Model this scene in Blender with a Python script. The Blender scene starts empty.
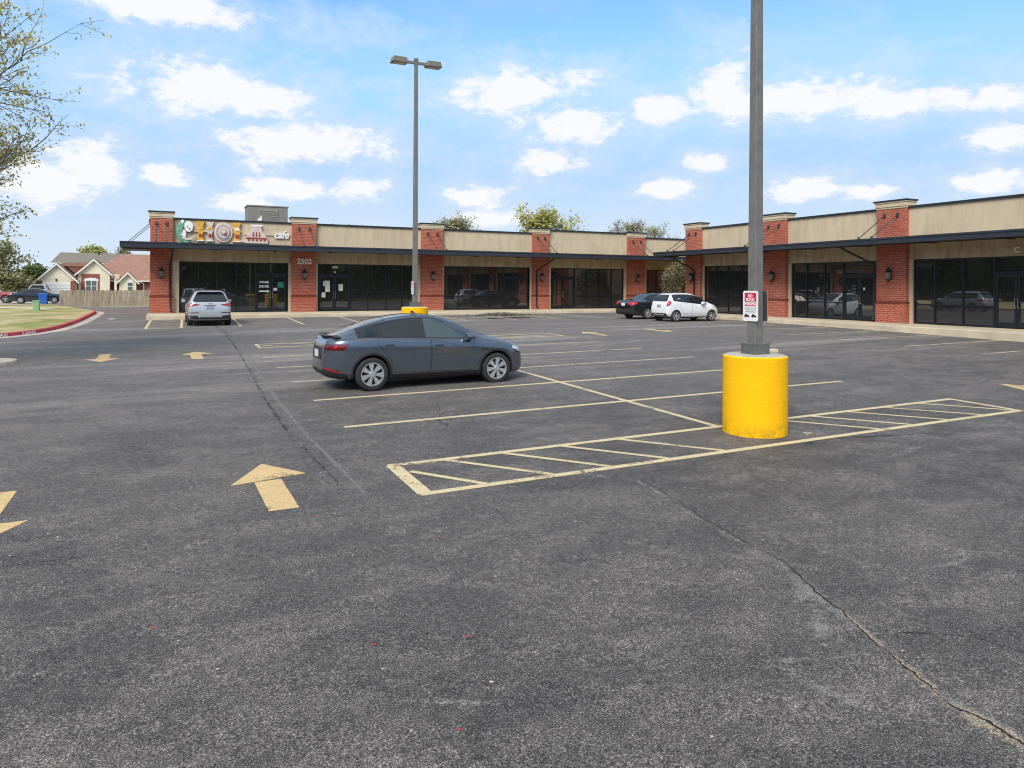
import bpy, bmesh, math, random
from mathutils import Vector, Matrix
from mathutils.bvhtree import BVHTree
from mathutils.interpolate import poly_3d_calc
R = math.radians
rnd = random.Random(7)
scene = bpy.context.scene
C = scene.collection

# ------------------------------------------------------------------ terrain height
def sstep(a, b, t):
    t = max(0.0, min(1.0, (t - a) / (b - a)))
    return t * t * (3 - 2 * t)

def g(x, y):
    p = max(.02 * y + .012 * x, -1.2)
    k = 8.0
    t = k * (.75 - p)
    sp = (t if t > 30 else math.log1p(math.exp(t))) / k
    return .75 - sp - .25 * sstep(58, 75, y) * sstep(6, -6, x)

# ------------------------------------------------------------------ node helpers
def new_mat(name):
    m = bpy.data.materials.new(name)
    m.use_nodes = True
    nt = m.node_tree
    nt.nodes.clear()
    out = nt.nodes.new('ShaderNodeOutputMaterial')
    p = nt.nodes.new('ShaderNodeBsdfPrincipled')
    nt.links.new(p.outputs[0], out.inputs[0])
    return m, nt, p, out

class N:
    """tiny wrapper for building node graphs"""
    def __init__(s, nt): s.nt = nt
    def node(s, t, **kw):
        n = s.nt.nodes.new(t)
        for k, v in kw.items(): setattr(n, k, v)
        return n
    def put(s, sock, v):
        if isinstance(v, bpy.types.NodeSocket): s.nt.links.new(v, sock)
        elif v is not None: sock.default_value = v
    def math(s, op, a, b=None, c=None, clamp=False):
        n = s.node('ShaderNodeMath', operation=op, use_clamp=clamp)
        s.put(n.inputs[0], a); s.put(n.inputs[1], b); s.put(n.inputs[2], c)
        return n.outputs[0]
    def mix(s, f, a, b, mode='MIX'):
        n = s.node('ShaderNodeMix', data_type='RGBA', blend_type=mode)
        s.put(n.inputs[0], f)
        s.put(n.inputs[6], a if not isinstance(a, tuple) else (*a[:3], 1))
        s.put(n.inputs[7], b if not isinstance(b, tuple) else (*b[:3], 1))
        return n.outputs[2]
    def obj(s): return s.node('ShaderNodeTexCoord').outputs['Object']
    def pos(s): return s.node('ShaderNodeNewGeometry').outputs['Position']
    def noise(s, vec, scale, detail=4, rough=.55, dist=0.0, out=0):
        n = s.node('ShaderNodeTexNoise')
        s.put(n.inputs['Vector'], vec)
        n.inputs['Scale'].default_value = scale
        n.inputs['Detail'].default_value = detail
        n.inputs['Roughness'].default_value = rough
        n.inputs['Distortion'].default_value = dist
        return n.outputs[out]
    def vor(s, vec, scale, feature='F1'):
        n = s.node('ShaderNodeTexVoronoi', feature=feature)
        s.put(n.inputs['Vector'], vec)
        n.inputs['Scale'].default_value = scale
        return n.outputs[0]
    def ramp(s, f, *stops):
        n = s.node('ShaderNodeValToRGB')
        cr = n.color_ramp
        while len(cr.elements) < len(stops): cr.elements.new(.5)
        for e, (p, c) in zip(cr.elements, stops):
            e.position = p
            e.color = (c, c, c, 1) if isinstance(c, (int, float)) else (*c[:3], 1)
        s.put(n.inputs[0], f)
        return n.outputs[0]
    def maprange(s, v, a, b, c=0.0, d=1.0, smooth=True):
        n = s.node('ShaderNodeMapRange')
        n.interpolation_type = 'SMOOTHSTEP' if smooth else 'LINEAR'
        for i, q in enumerate((v, a, b, c, d)): s.put(n.inputs[i], q)
        return n.outputs[0]
    def scalevec(s, v, xyz):
        n = s.node('ShaderNodeVectorMath', operation='MULTIPLY')
        s.put(n.inputs[0], v); n.inputs[1].default_value = xyz
        return n.outputs[0]
    def bump(s, h, strength, dist=.01):
        n = s.node('ShaderNodeBump')
        n.inputs['Strength'].default_value = strength
        n.inputs['Distance'].default_value = dist
        s.put(n.inputs['Height'], h)
        return n.outputs[0]

def simple(name, col, rough=.5, metal=0.0, coat=0.0, var=.12, scale=3.0, spec=.5, bump=0.0):
    m, nt, p, o = new_mat(name)
    n = N(nt)
    f = n.noise(n.pos(), scale, 5, .6)
    lo = tuple(c * (1 - var) for c in col); hi = tuple(min(1, c * (1 + var)) for c in col)
    nt.links.new(n.mix(n.ramp(f, (.3, 0), (.7, 1)), lo, hi), p.inputs['Base Color'])
    p.inputs['Roughness'].default_value = rough
    p.inputs['Metallic'].default_value = metal
    p.inputs['Coat Weight'].default_value = coat
    p.inputs['Coat Roughness'].default_value = .04
    p.inputs['Specular IOR Level'].default_value = spec
    if bump: nt.links.new(n.bump(n.noise(n.pos(), scale * 8, 4), bump), p.inputs['Normal'])
    return m

def paint_car(name, col, metal=.35, rough=.32):
    m, nt, p, o = new_mat(name)
    n = N(nt)
    z = n.node('ShaderNodeSeparateXYZ'); n.put(z.inputs[0], n.obj())
    dirt = n.math('MULTIPLY', n.maprange(z.outputs[2], .75, .2), n.noise(n.pos(), 6, 5))
    nt.links.new(n.mix(n.math('MULTIPLY', dirt, .35), col, (.12, .11, .1)), p.inputs['Base Color'])
    n.put(p.inputs['Roughness'], n.math('ADD', rough, n.math('MULTIPLY', dirt, .4)))
    p.inputs['Metallic'].default_value = metal
    p.inputs['Coat Weight'].default_value = .9
    p.inputs['Coat Roughness'].default_value = .03
    return m

M = {}
def mats():
    # asphalt ------------------------------------------------------------
    m, nt, p, o = new_mat('asphalt'); n = N(nt); P = n.pos()
    big = n.noise(P, .16, 4, .6, .4)
    mid = n.noise(n.scalevec(P, (1, 1.8, 1)), .9, 5, .68, .3)
    fine = n.noise(P, 30, 3, .75)
    grit = n.noise(P, 88, 3, .95)
    base = n.mix(n.ramp(big, (.36, 0), (.64, 1)), (.064, .060, .058), (.094, .088, .084))
    base = n.mix(n.ramp(mid, (.43, 0), (.72, .80)), base, (.158, .147, .139))
    dark = n.ramp(n.noise(P, .5, 5, .7, .8), (.33, .50), (.48, 0))
    base = n.mix(dark, base, (.042, .040, .040))
    # pale worn bands left by traffic along both drive lanes
    sx = n.node('ShaderNodeSeparateXYZ'); n.put(sx.inputs[0], P)
    band = n.math('MULTIPLY', n.maprange(n.noise(n.scalevec(P, (.10, .8, 1)), 1, 4, .6, .5), .48, .66),
                  n.maprange(sx.outputs[1], 11, 20))
    base = n.mix(n.math('MULTIPLY', band, .85), base, (.25, .235, .222))
    far_sheen = n.maprange(sx.outputs[1], 4, 26)  # paler with distance, grazing light put into the colour
    base = n.mix(n.math('MULTIPLY', far_sheen, .46), base, (.172, .160, .153))
    blot = n.math('MULTIPLY', n.maprange(n.noise(P, 2.4, 5, .72, .4), .56, .70), n.maprange(grit, .42, .6))
    base = n.mix(n.math('MULTIPLY', blot, .34), base, (.30, .28, .265))
    spk = n.ramp(n.noise(P, 55, 3, .75), (.32, .62), (.5, .97), (.68, 1.42))
    spk2 = n.ramp(grit, (.34, .02), (.45, .55), (.52, 1.0), (.58, 1.7), (.66, 3.9))
    base = n.mix(1.0, base, (1.17, 1.10, 1.035), 'MULTIPLY')
    base = n.mix(1.0, base, spk, 'MULTIPLY')
    base = n.mix(1.0, base, spk2, 'MULTIPLY')
    base = n.mix(1.0, base, n.ramp(n.noise(P, 17, 4, .8), (.34, .66), (.5, 1.0), (.66, 1.42)), 'MULTIPLY')
    # hairline cracks
    wv = n.node('ShaderNodeVectorMath', operation='ADD'); n.put(wv.inputs[0], P)
    n.put(wv.inputs[1], n.scalevec(n.noise(P, 1.4, 5, .6, 0, 1), (.9, .9, 0)))
    ed = n.vor(wv.outputs[0], .17, 'DISTANCE_TO_EDGE')
    cm = n.math('MULTIPLY', n.maprange(ed, .0035, .001), n.maprange(n.noise(P, .3, 3), .56, .64))
    base = n.mix(n.math('MULTIPLY', cm, .8), base, (.018, .017, .017))
    nt.links.new(base, p.inputs['Base Color'])
    n.put(p.inputs['Roughness'], n.ramp(fine, (.3, .92), (.7, .70)))
    p.inputs['Specular IOR Level'].default_value = .35
    nt.links.new(n.bump(n.math('ADD', grit, n.math('MULTIPLY', fine, .8)), .55, .012), p.inputs['Normal'])
    M['asphalt'] = m
    # worn road paint ------------------------------------------------------
    def roadpaint(key, col, wear):
        m, nt, p, o = new_mat(key); n = N(nt); P = n.pos()
        w = n.noise(P, 22, 5, .75); w2 = n.noise(P, 1.7, 4, .6)
        f = n.maprange(n.math('ADD', w, n.math('MULTIPLY', n.math('SUBTRACT', w2, .5), .9)), wear, wear + .09)
        c = n.mix(n.noise(P, 4, 4), col, tuple(x * .74 for x in col))
        c = n.mix(1.0, c, n.ramp(n.noise(P, 90, 3, .85), (.32, .55), (.5, 1.0), (.66, 1.22)), 'MULTIPLY')
        nt.links.new(c, p.inputs['Base Color'])
        p.inputs['Roughness'].default_value = .75
        p.inputs['Specular IOR Level'].default_value = .3
        tr = nt.nodes.new('ShaderNodeBsdfTransparent'); mx = nt.nodes.new('ShaderNodeMixShader')
        n.put(mx.inputs[0], f); nt.links.new(p.outputs[0], mx.inputs[1]); nt.links.new(tr.outputs[0], mx.inputs[2])
        nt.links.new(mx.outputs[0], o.inputs[0])
        nt.links.new(n.bump(w, .4, .008), p.inputs['Normal'])
        M[key] = m
    roadpaint('arrow_paint', (.70, .49, .23), .60)
    roadpaint('line_paint', (.70, .56, .33), .615)
    roadpaint('pale_line_paint', (.57, .49, .35), .565)
    # crack and dust ribbons: alpha fades by UV across
    def ribbon(key, col, thr, sc, soft):
        m, nt, p, o = new_mat(key); n = N(nt); P = n.pos()
        uv = n.node('ShaderNodeUVMap').outputs[0]
        s = n.node('ShaderNodeSeparateXYZ'); n.put(s.inputs[0], uv)
        edge = n.math('SUBTRACT', 1.0, n.math('ABSOLUTE', n.math('SUBTRACT', n.math('MULTIPLY', s.outputs[1], 2.0), 1.0)))
        f = n.maprange(n.math('ADD', n.math('MULTIPLY', edge, soft), n.math('ADD', n.math('SUBTRACT', n.noise(P, sc, 5, .75), .5), n.math('MULTIPLY', n.math('SUBTRACT', n.noise(P, 2.6, 4, .65), .53), 1.1))), thr, thr + .25)
        if key != 'crack_dark': f = n.math('MULTIPLY', f, n.maprange(n.noise(P, 80, 3, .95), .44, .58))
        nt.links.new(n.mix(n.noise(P, 50, 3, .8), tuple(c * .6 for c in col), tuple(c * 1.35 for c in col)), p.inputs['Base Color'])
        p.inputs['Roughness'].default_value = .95
        p.inputs['Specular IOR Level'].default_value = .1
        tr = nt.nodes.new('ShaderNodeBsdfTransparent'); mx = nt.nodes.new('ShaderNodeMixShader')
        n.put(mx.inputs[0], f); nt.links.new(tr.outputs[0], mx.inputs[1]); nt.links.new(p.outputs[0], mx.inputs[2])  # fades out to bare asphalt
        nt.links.new(mx.outputs[0], o.inputs[0])
        M[key] = m
    ribbon('crack_dark', (.026, .023, .021), .34, 22, .75)
    ribbon('crack_dust', (.44, .355, .255), .24, 20, .6)
    ribbon('scuff_pale', (.32, .30, .275), .285, 22, .52)
    ribbon('seam_pale', (.30, .285, .265), .14, 14, .55)
    ribbon('ribbon_dark', (.04, .039, .039), .45, 7, .7)
    # concrete ---------------------------------------------------------------
    def concrete(key, col, sc=1.0):
        m, nt, p, o = new_mat(key); n = N(nt); P = n.pos()
        a = n.noise(P, .8 * sc, 6, .65, .3); b = n.noise(P, 30, 4, .7)
        c = n.mix(n.ramp(a, (.3, 0), (.7, 1)), tuple(x * .72 for x in col), tuple(min(1, x * 1.12) for x in col))
        c = n.mix(1.0, c, n.ramp(b, (.3, .8), (.7, 1.15)), 'MULTIPLY')
        nt.links.new(c, p.inputs['Base Color'])
        p.inputs['Roughness'].default_value = .88
        nt.links.new(n.bump(b, .3, .01), p.inputs['Normal'])
        M[key] = m
    concrete('concrete', (.62, .51, .36))
    concrete('gutter_concrete', (.52, .43, .35))
    concrete('base_top', (.46, .42, .36), 3)
    # brick --------------------------------------------------------------------
    def brick(key, c1, c2, mortar, sc=1.0, aged=True):
        m, nt, p, o = new_mat(key); n = N(nt); P = n.pos()
        s = n.node('ShaderNodeSeparateXYZ'); n.put(s.inputs[0], P)
        cb = n.node('ShaderNodeCombineXYZ')
        n.put(cb.inputs[0], n.math('ADD', s.outputs[0], s.outputs[1])); n.put(cb.inputs[1], s.outputs[2])
        bt = n.node('ShaderNodeTexBrick')
        n.put(bt.inputs['Vector'], cb.outputs[0])
        bt.inputs['Color1'].default_value = (*c1, 1); bt.inputs['Color2'].default_value = (*c2, 1)
        bt.inputs['Mortar'].default_value = (*mortar, 1)
        bt.inputs['Scale'].default_value = 1.0
        bt.inputs['Mortar Size'].default_value = .009 * sc
        bt.inputs['Mortar Smooth'].default_value = .2
        bt.inputs['Brick Width'].default_value = .23 * sc
        bt.inputs['Row Height'].default_value = .085 * sc
        c = n.mix(n.ramp(n.noise(P, .9, 5, .6), (.35, 0), (.7, .5 if aged else .12)), bt.outputs[0], tuple(x * .62 for x in c1))
        c = n.mix(1.0, c, n.ramp(n.noise(P, 18, 3), (.3, .75 if aged else .93), (.7, 1.25 if aged else 1.04)), 'MULTIPLY')
        if not aged:
            oz = n.node('ShaderNodeSeparateXYZ'); n.put(oz.inputs[0], n.obj())
            gr = n.math('MULTIPLY', n.maprange(oz.outputs[2], .30, .0), n.maprange(n.noise(P, 7, 5, .7), .40, .66))
            c = n.mix(n.math('MULTIPLY', gr, .55), c, (.20, .13, .03))
            vt = n.node('ShaderNodeCombineXYZ'); n.put(vt.inputs[0], n.math('ADD', s.outputs[0], n.math('MULTIPLY', s.outputs[1], .7))); n.put(vt.inputs[1], n.math('MULTIPLY', s.outputs[2], .12))
            c = n.mix(n.math('MULTIPLY', n.maprange(n.noise(vt.outputs[0], 9, 5, .7), .54, .72), .28), c, (.55, .27, .01))
            ch = n.maprange(n.noise(P, 16, 5, .75), .69, .71)
            c = n.mix(n.math('MULTIPLY', ch, .8), c, (.42, .38, .30))
        nt.links.new(c, p.inputs['Base Color'])
        p.inputs['Roughness'].default_value = .9
        p.inputs['Specular IOR Level'].default_value = .2
        nt.links.new(n.bump(bt.outputs[1], -.5, .012), p.inputs['Normal'])
        M[key] = m
    brick('brick', (.47, .110, .060), (.34, .066, .038), (.52, .32, .24))
    brick('dark_brick', (.22, .045, .028), (.18, .036, .024), (.22, .1, .075))
    brick('house_brick', (.30, .085, .055), (.24, .06, .04), (.36, .22, .18), 1.2)
    brick('yellow_brick', (.97, .515, .004), (.955, .505, .004), (.93, .48, .005), .75, False)
    # stucco ---------------------------------------------------------------------
    def stucco(key, col, stain):
        m, nt, p, o = new_mat(key); n = N(nt); P = n.pos()
        s = n.node('ShaderNodeSeparateXYZ'); n.put(s.inputs[0], P)
        cb = n.node('ShaderNodeCombineXYZ')
        n.put(cb.inputs[0], n.math('ADD', s.outputs[0], s.outputs[1])); n.put(cb.inputs[1], n.math('MULTIPLY', s.outputs[2], .18))
        st = n.noise(cb.outputs[0], 2.6, 6, .7)
        cl = n.noise(P, .6, 5, .6)
        c = n.mix(n.ramp(cl, (.3, 0), (.7, 1)), tuple(x * .90 for x in col), tuple(min(1, x * 1.05) for x in col))
        c = n.mix(n.math('MULTIPLY', n.maprange(st, .42, .68), stain), c, tuple(x * q for x, q in zip(col, (.52, .45, .38))))
        nt.links.new(c, p.inputs['Base Color'])
        p.inputs['Roughness'].default_value = .92
        p.inputs['Specular IOR Level'].default_value = .15
        nt.links.new(n.bump(n.noise(P, 45, 3), .15, .01), p.inputs['Normal'])
        M[key] = m
    stucco('stucco', (.60, .48, .325), .30)
    stucco('stained_stucco', (.50, .40, .27), .75)
    stucco('cream_siding', (.78, .70, .55), .15)
    stucco('cap_stucco', (.62, .50, .34), .25)
    # grass -------------------------------------------------------------------------
    def grass(key, dry, green, mid):
        m, nt, p, o = new_mat(key); n = N(nt); P = n.pos()
        a = n.noise(P, .35, 6, .7, .4); b = n.noise(P, 14, 5, .8)
        c = n.mix(n.ramp(a, (.40, 0), (.60, 1)), dry, green)
        c = n.mix(1.0, c, n.ramp(b, (.28, .45), (.5, 1), (.72, 1.5)), 'MULTIPLY')
        nt.links.new(c, p.inputs['Base Color'])
        p.inputs['Roughness'].default_value = 1
        p.inputs['Specular IOR Level'].default_value = .05
        nt.links.new(n.bump(b, .8, .06), p.inputs['Normal'])
        M[key] = m
    grass('dry_grass', (.58, .46, .27), (.26, .28, .09), 0)
    grass('terrain_grass', (.38, .31, .15), (.20, .22, .07), 0)
    # roof shingles
    def shingle(key, a, b):
        m, nt, p, o = new_mat(key); n = N(nt); P = n.pos()
        f = n.noise(n.scalevec(P, (1, 1, 4)), 2.2, 5, .8)
        nt.links.new(n.mix(n.ramp(f, (.32, 0), (.68, 1)), a, b), p.inputs['Base Color'])
        p.inputs['Roughness'].default_value = .95
        M[key] = m
    shingle('red_shingle', (.20, .10, .07), (.41, .235, .17))
    shingle('grey_shingle', (.15, .13, .105), (.24, .21, .17))
    shingle('blue_shingle', (.36, .40, .43), (.5, .53, .55))
    # wood fence
    m, nt, p, o = new_mat('fence_wood'); n = N(nt); P = n.pos()
    f = n.noise(n.scalevec(P, (5.5, 5.5, .5)), 1, 5, .75)
    nt.links.new(n.mix(n.ramp(f, (.3, 0), (.7, 1)), (.17, .13, .095), (.46, .385, .30)), p.inputs['Base Color'])
    p.inputs['Roughness'].default_value = .95
    M['fence_wood'] = m
    # glass: tinted shop glass, a dark mirror in daylight
    def glass(key, col, rough, spec=.6, wob=.0):
        m, nt, p, o = new_mat(key); n = N(nt)
        nt.links.new(n.mix(n.noise(n.pos(), .7, 3), col, tuple(c * 1.6 for c in col)), p.inputs['Base Color'])
        p.inputs['Roughness'].default_value = rough
        p.inputs['Specular IOR Level'].default_value = spec
        p.inputs['IOR'].default_value = 1.85 if key == 'shop_glass' else 1.58
        if wob: nt.links.new(n.bump(n.noise(n.pos(), .55, 2, .4), wob, .05), p.inputs['Normal'])
        M[key] = m
    glass('shop_glass', (.021, .020, .018), .012, 1.0, .012)
    glass('spandrel_glass', (.022, .021, .020), .03, .9, .012)
    glass('car_glass', (.010, .013, .014), .01, .5)
    for nd in M['car_glass'].node_tree.nodes:
        if nd.type == 'TEX_NOISE': nd.inputs['Scale'].default_value = 1.7
        if nd.type == 'MIX': nd.inputs[7].default_value = (.022, .030, .032, 1)  # teal highlights on the windows put into the glass colour
    glass('house_glass', (.10, .12, .12), .05, .6)
    glass('car_glass_light', (.035, .055, .058), .01, .6)  # paler teal copy for front panes, window light put into the colour
    glass('car_roof_glass', (.012, .014, .016), .02, 1.0)
    S = simple
    M['awning'] = S('awning_metal', (.030, .033, .042), .42, .1, var=.15)
    M['soffit'] = S('soffit_metal', (.018, .020, .025), .6)
    M['coping'] = S('coping_metal', (.022, .023, .026), .45)
    M['frame'] = S('bronze_frame', (.018, .020, .025), .38, .3)
    M['rod'] = S('rod_metal', (.10, .085, .075), .5, .5)
    M['pole'] = S('pole_paint', (.18, .168, .152), .55, .15, var=.18, scale=6)
    M['pole_cover'] = S('pole_cover_metal', (.16, .162, .145), .5, .4, var=.3, scale=9)
    M['lamp_head'] = S('lamp_head_paint', (.22, .19, .15), .5, .2)
    M['lamp_lens'] = S('lamp_lens_plastic', (.55, .52, .44), .3)
    M['white'] = S('white_trim', (.78, .77, .74), .5, var=.06)
    M['sign_white'] = S('sign_white', (.80, .79, .79), .4, var=.05)
    M['sign_red'] = S('sign_red', (.66, .018, .055), .4, var=.06)
    M['sign_back'] = S('sign_back_metal', (.085, .095, .09), .5, .5)
    M['black'] = S('black_plastic', (.018, .018, .019), .55)
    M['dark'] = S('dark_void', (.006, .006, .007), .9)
    M['tyre'] = S('tyre_rubber', (.022, .021, .021), .8, var=.25, scale=9)
    M['alloy'] = S('alloy_wheel', (.52, .52, .53), .35, .6, var=.06)
    M['alloy_dark'] = S('alloy_shadow', (.025, .025, .027), .5, .3)
    M['tail_red'] = S('tail_lamp_red', (.42, .012, .018), .15, coat=.8)
    M['tail_dark'] = S('tail_lamp_dark', (.10, .008, .012), .12, coat=.8)
    M['lamp_clear'] = S('head_lamp_clear', (.60, .62, .64), .12, coat=.6)
    M['chrome'] = S('chrome', (.62, .62, .63), .18, .95)
    M['plate'] = S('plate_blue', (.28, .32, .36), .45)
    M['plate_white'] = S('plate_white', (.66, .68, .70), .45)
    M['kerb_red'] = S('red_kerb_paint', (.50, .055, .065), .75, var=.35, scale=2.5, bump=.2)
    M['bark'] = S('bark', (.085, .065, .05), .95, var=.35, scale=5)
    M['twig'] = S('twig_bark', (.15, .115, .085), .95, var=.3, scale=5)
    M['garage'] = S('garage_door_paint', (.80, .79, .76), .55, var=.05)
    M['door_brown'] = S('door_brown', (.10, .05, .035), .6)
    M['hvac'] = S('hvac_metal', (.23, .21, .18), .6, .2, var=.1)
    M['hvac_light'] = S('hvac_panel', (.30, .28, .24), .6, .1, var=.12)
    M['bin_blue'] = S('bin_blue', (.012, .11, .45), .5)
    M['box_green'] = S('box_green', (.24, .42, .22), .6)
    M['rubble'] = S('rubble', (.12, .105, .09), .95, var=.5, scale=4)
    M['paper'] = S('paper', (.68, .66, .58), .7, var=.08)
    M['poster_green'] = S('poster_green', (.03, .25, .18), .6)
    M['letter_white'] = S('letter_white', (.82, .80, .76), .5, var=.05)
    M['letter_pink'] = S('letter_stone', (.66, .52, .46), .6, var=.18, scale=9)
    M['letter_gold'] = S('letter_gold', (.74, .38, .05), .5, var=.35, scale=7)
    M['letter_mint'] = S('letter_mint', (.16, .36, .25), .5, var=.6, scale=8)
    M['letter_grey'] = S('letter_grey', (.38, .33, .30), .6, var=.25, scale=9)
    M['letter_maroon'] = S('letter_maroon', (.34, .05, .035), .6, var=.4, scale=8)
    M['lantern'] = S('lantern_metal', (.05, .04, .032), .5, .3)
    M['lantern_glass'] = S('lantern_glass', (.17, .15, .12), .25)
    M['path'] = S('path_concrete', (.58, .50, .37), .9, var=.15, scale=1)
    # foliage with per-leaf tone
    def leaf(key, lo, hi, alt=None):
        m, nt, p, o = new_mat(key); n = N(nt)
        r = n.node('ShaderNodeNewGeometry').outputs['Random Per Island']
        c = n.ramp(r, (0, lo), (.6, hi), (1, alt or hi))
        c = n.mix(1.0, c, n.ramp(n.noise(n.pos(), .5, 3), (.3, .62), (.7, 1.25)), 'MULTIPLY')
        nt.links.new(c, p.inputs['Base Color'])
        p.inputs['Roughness'].default_value = .7
        p.inputs['Specular IOR Level'].default_value = .2
        tl = nt.nodes.new('ShaderNodeBsdfTranslucent'); nt.links.new(c, tl.inputs[0])
        mx = nt.nodes.new('ShaderNodeMixShader'); mx.inputs[0].default_value = .3
        nt.links.new(p.outputs[0], mx.inputs[1]); nt.links.new(tl.outputs[0], mx.inputs[2]); nt.links.new(mx.outputs[0], o.inputs[0])
        M[key] = m
    leaf('bud_leaf', (.38, .33, .10), (.68, .60, .24), (.56, .42, .14))
    leaf('spring_leaf', (.24, .24, .06), (.55, .52, .18), (.64, .58, .25))
    leaf('olive_leaf', (.14, .15, .06), (.34, .33, .17), (.48, .44, .25))
    leaf('green_leaf', (.045, .075, .02), (.15, .20, .07), (.26, .27, .11))
    leaf('bush_leaf', (.06, .09, .035), (.20, .22, .11), (.42, .24, .17))
    leaf('dark_leaf', (.03, .04, .015), (.08, .10, .04))
mats()

# ------------------------------------------------------------------ mesh builder
ORIGIN = {}
class MB:
    def __init__(s): s.v = []; s.f = []; s.m = []; s.s = []
    def add(s, vs, fs, mat=0, smooth=False):
        o = len(s.v); s.v += [tuple(v) for v in vs]
        for f in fs: s.f.append([i + o for i in f]); s.m.append(mat); s.s.append(smooth)
    def box(s, x0, x1, y0, y1, z0, z1, mat=0, fn=None):
        vs = [(x, y, z) for z in (z0, z1) for y in (y0, y1) for x in (x0, x1)]
        if fn: vs = [fn(*v) for v in vs]
        s.add(vs, [(0, 2, 3, 1), (4, 5, 7, 6), (0, 1, 5, 4), (2, 6, 7, 3), (0, 4, 6, 2), (1, 3, 7, 5)], mat)
        return s
    def prism(s, poly, fa, fb, mat=0):
        """poly mapped by fa and fb to two ends"""
        k = len(poly); vs = [fa(*q) for q in poly] + [fb(*q) for q in poly]
        s.add(vs, [list(range(k))[::-1], list(range(k, 2 * k))] + [(i, (i + 1) % k, k + (i + 1) % k, k + i) for i in range(k)], mat)
        return s
    def tube(s, pts, rad, n=8, mat=0, smooth=True, cap=True):
        pts = [Vector(p) for p in pts]
        if not isinstance(rad, (list, tuple)): rad = [rad] * len(pts)
        vs = []; up = None
        for i, p in enumerate(pts):
            d = (pts[min(i + 1, len(pts) - 1)] - pts[max(i - 1, 0)])
            if d.length < 1e-9: d = Vector((0, 0, 1))
            d.normalize()
            if up is None:
                a = Vector((0, 0, 1)) if abs(d.z) < .9 else Vector((1, 0, 0))
                up = d.cross(a).normalized()
            up = (up - d * up.dot(d))
            up = up.normalized() if up.length > 1e-6 else d.orthogonal().normalized()
            w = d.cross(up)
            for k in range(n):
                t = 2 * math.pi * k / n
                vs.append(p + (up * math.cos(t) + w * math.sin(t)) * rad[i])
        fs = [(i * n + k, i * n + (k + 1) % n, (i + 1) * n + (k + 1) % n, (i + 1) * n + k) for i in range(len(pts) - 1) for k in range(n)]
        s.add(vs, fs, mat, smooth)
        if cap:
            s.add(vs[:n], [list(range(n))[::-1]], mat); s.add(vs[-n:], [list(range(n))], mat)
        return s
    def lathe(s, prof, n=24, c=(0, 0, 0), axis='z', mat=0, smooth=True, close=False):
        vs = []
        for r, h in prof:
            for k in range(n):
                t = 2 * math.pi * k / n; a, b = r * math.cos(t), r * math.sin(t)
                vs.append({'z': (c[0] + a, c[1] + b, c[2] + h), 'y': (c[0] + a, c[1] + h, c[2] + b), 'x': (c[0] + h, c[1] + a, c[2] + b)}[axis])
        L = len(prof)
        rng = range(L if close else L - 1)
        fs = [(i * n + k, i * n + (k + 1) % n, ((i + 1) % L) * n + (k + 1) % n, ((i + 1) % L) * n + k) for i in rng for k in range(n)]
        s.add(vs, fs, mat, smooth)
        return s
    def build(s, name, mat, parent=None, bevel=0, recalc=True, root=None, sharp=40):
        me = bpy.data.meshes.new(name)
        o = ORIGIN.get(parent, Vector((0, 0, 0))) if parent else Vector((0, 0, 0))
        me.from_pydata([(v[0] - o.x, v[1] - o.y, v[2] - o.z) for v in s.v], [], s.f)
        for q in (mat if isinstance(mat, (list, tuple)) else [mat]):
            me.materials.append(M[q] if isinstance(q, str) else q)
        me.polygons.foreach_set('material_index', s.m)
        me.polygons.foreach_set('use_smooth', s.s)
        if recalc:
            bm = bmesh.new(); bm.from_mesh(me); bmesh.ops.recalc_face_normals(bm, faces=bm.faces); bm.to_mesh(me); bm.free()
        if any(s.s): me.set_sharp_from_angle(angle=R(sharp))
        me.update()
        ob = bpy.data.objects.new(name, me); C.objects.link(ob)
        if parent:
            ob.parent = parent; ORIGIN[ob] = o
        if bevel:
            b = ob.modifiers.new('bevel', 'BEVEL'); b.width = bevel; b.segments = 2; b.limit_method = 'ANGLE'
        return ob

def thing(name, label, cat, loc=(0, 0, 0), rotz=0, group=None, scale=1, local=False):
    o = bpy.data.objects.new(name, None); C.objects.link(o)
    o.location = loc; o.rotation_euler = (0, 0, rotz); o.scale = (scale,) * 3
    o.empty_display_size = .2
    ORIGIN[o] = Vector((0, 0, 0)) if local else Vector(loc)
    o['label'] = label; o['category'] = cat
    if group: o['group'] = group
    return o
def tag(o, label, cat, group=None):
    o['label'] = label; o['category'] = cat
    if group: o['group'] = group
    return o
def structure(o):
    o['kind'] = 'structure'; return o

def text_mesh(txt, size, shear=0, bold=0, align='CENTER'):
    cu = bpy.data.curves.new('lettering', 'FONT')
    cu.body = txt; cu.size = size; cu.align_x = align; cu.align_y = 'CENTER'; cu.shear = shear; cu.offset = bold; cu.extrude = 0
    ob = bpy.data.objects.new('lettering', cu); C.objects.link(ob)
    dg = bpy.context.evaluated_depsgraph_get(); ev = ob.evaluated_get(dg)
    me = ev.to_mesh()
    vs = [tuple(v.co) for v in me.vertices]; fs = [list(p.vertices) for p in me.polygons]
    ev.to_mesh_clear(); bpy.data.objects.remove(ob); bpy.data.curves.remove(cu)
    return vs, fs

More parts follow.
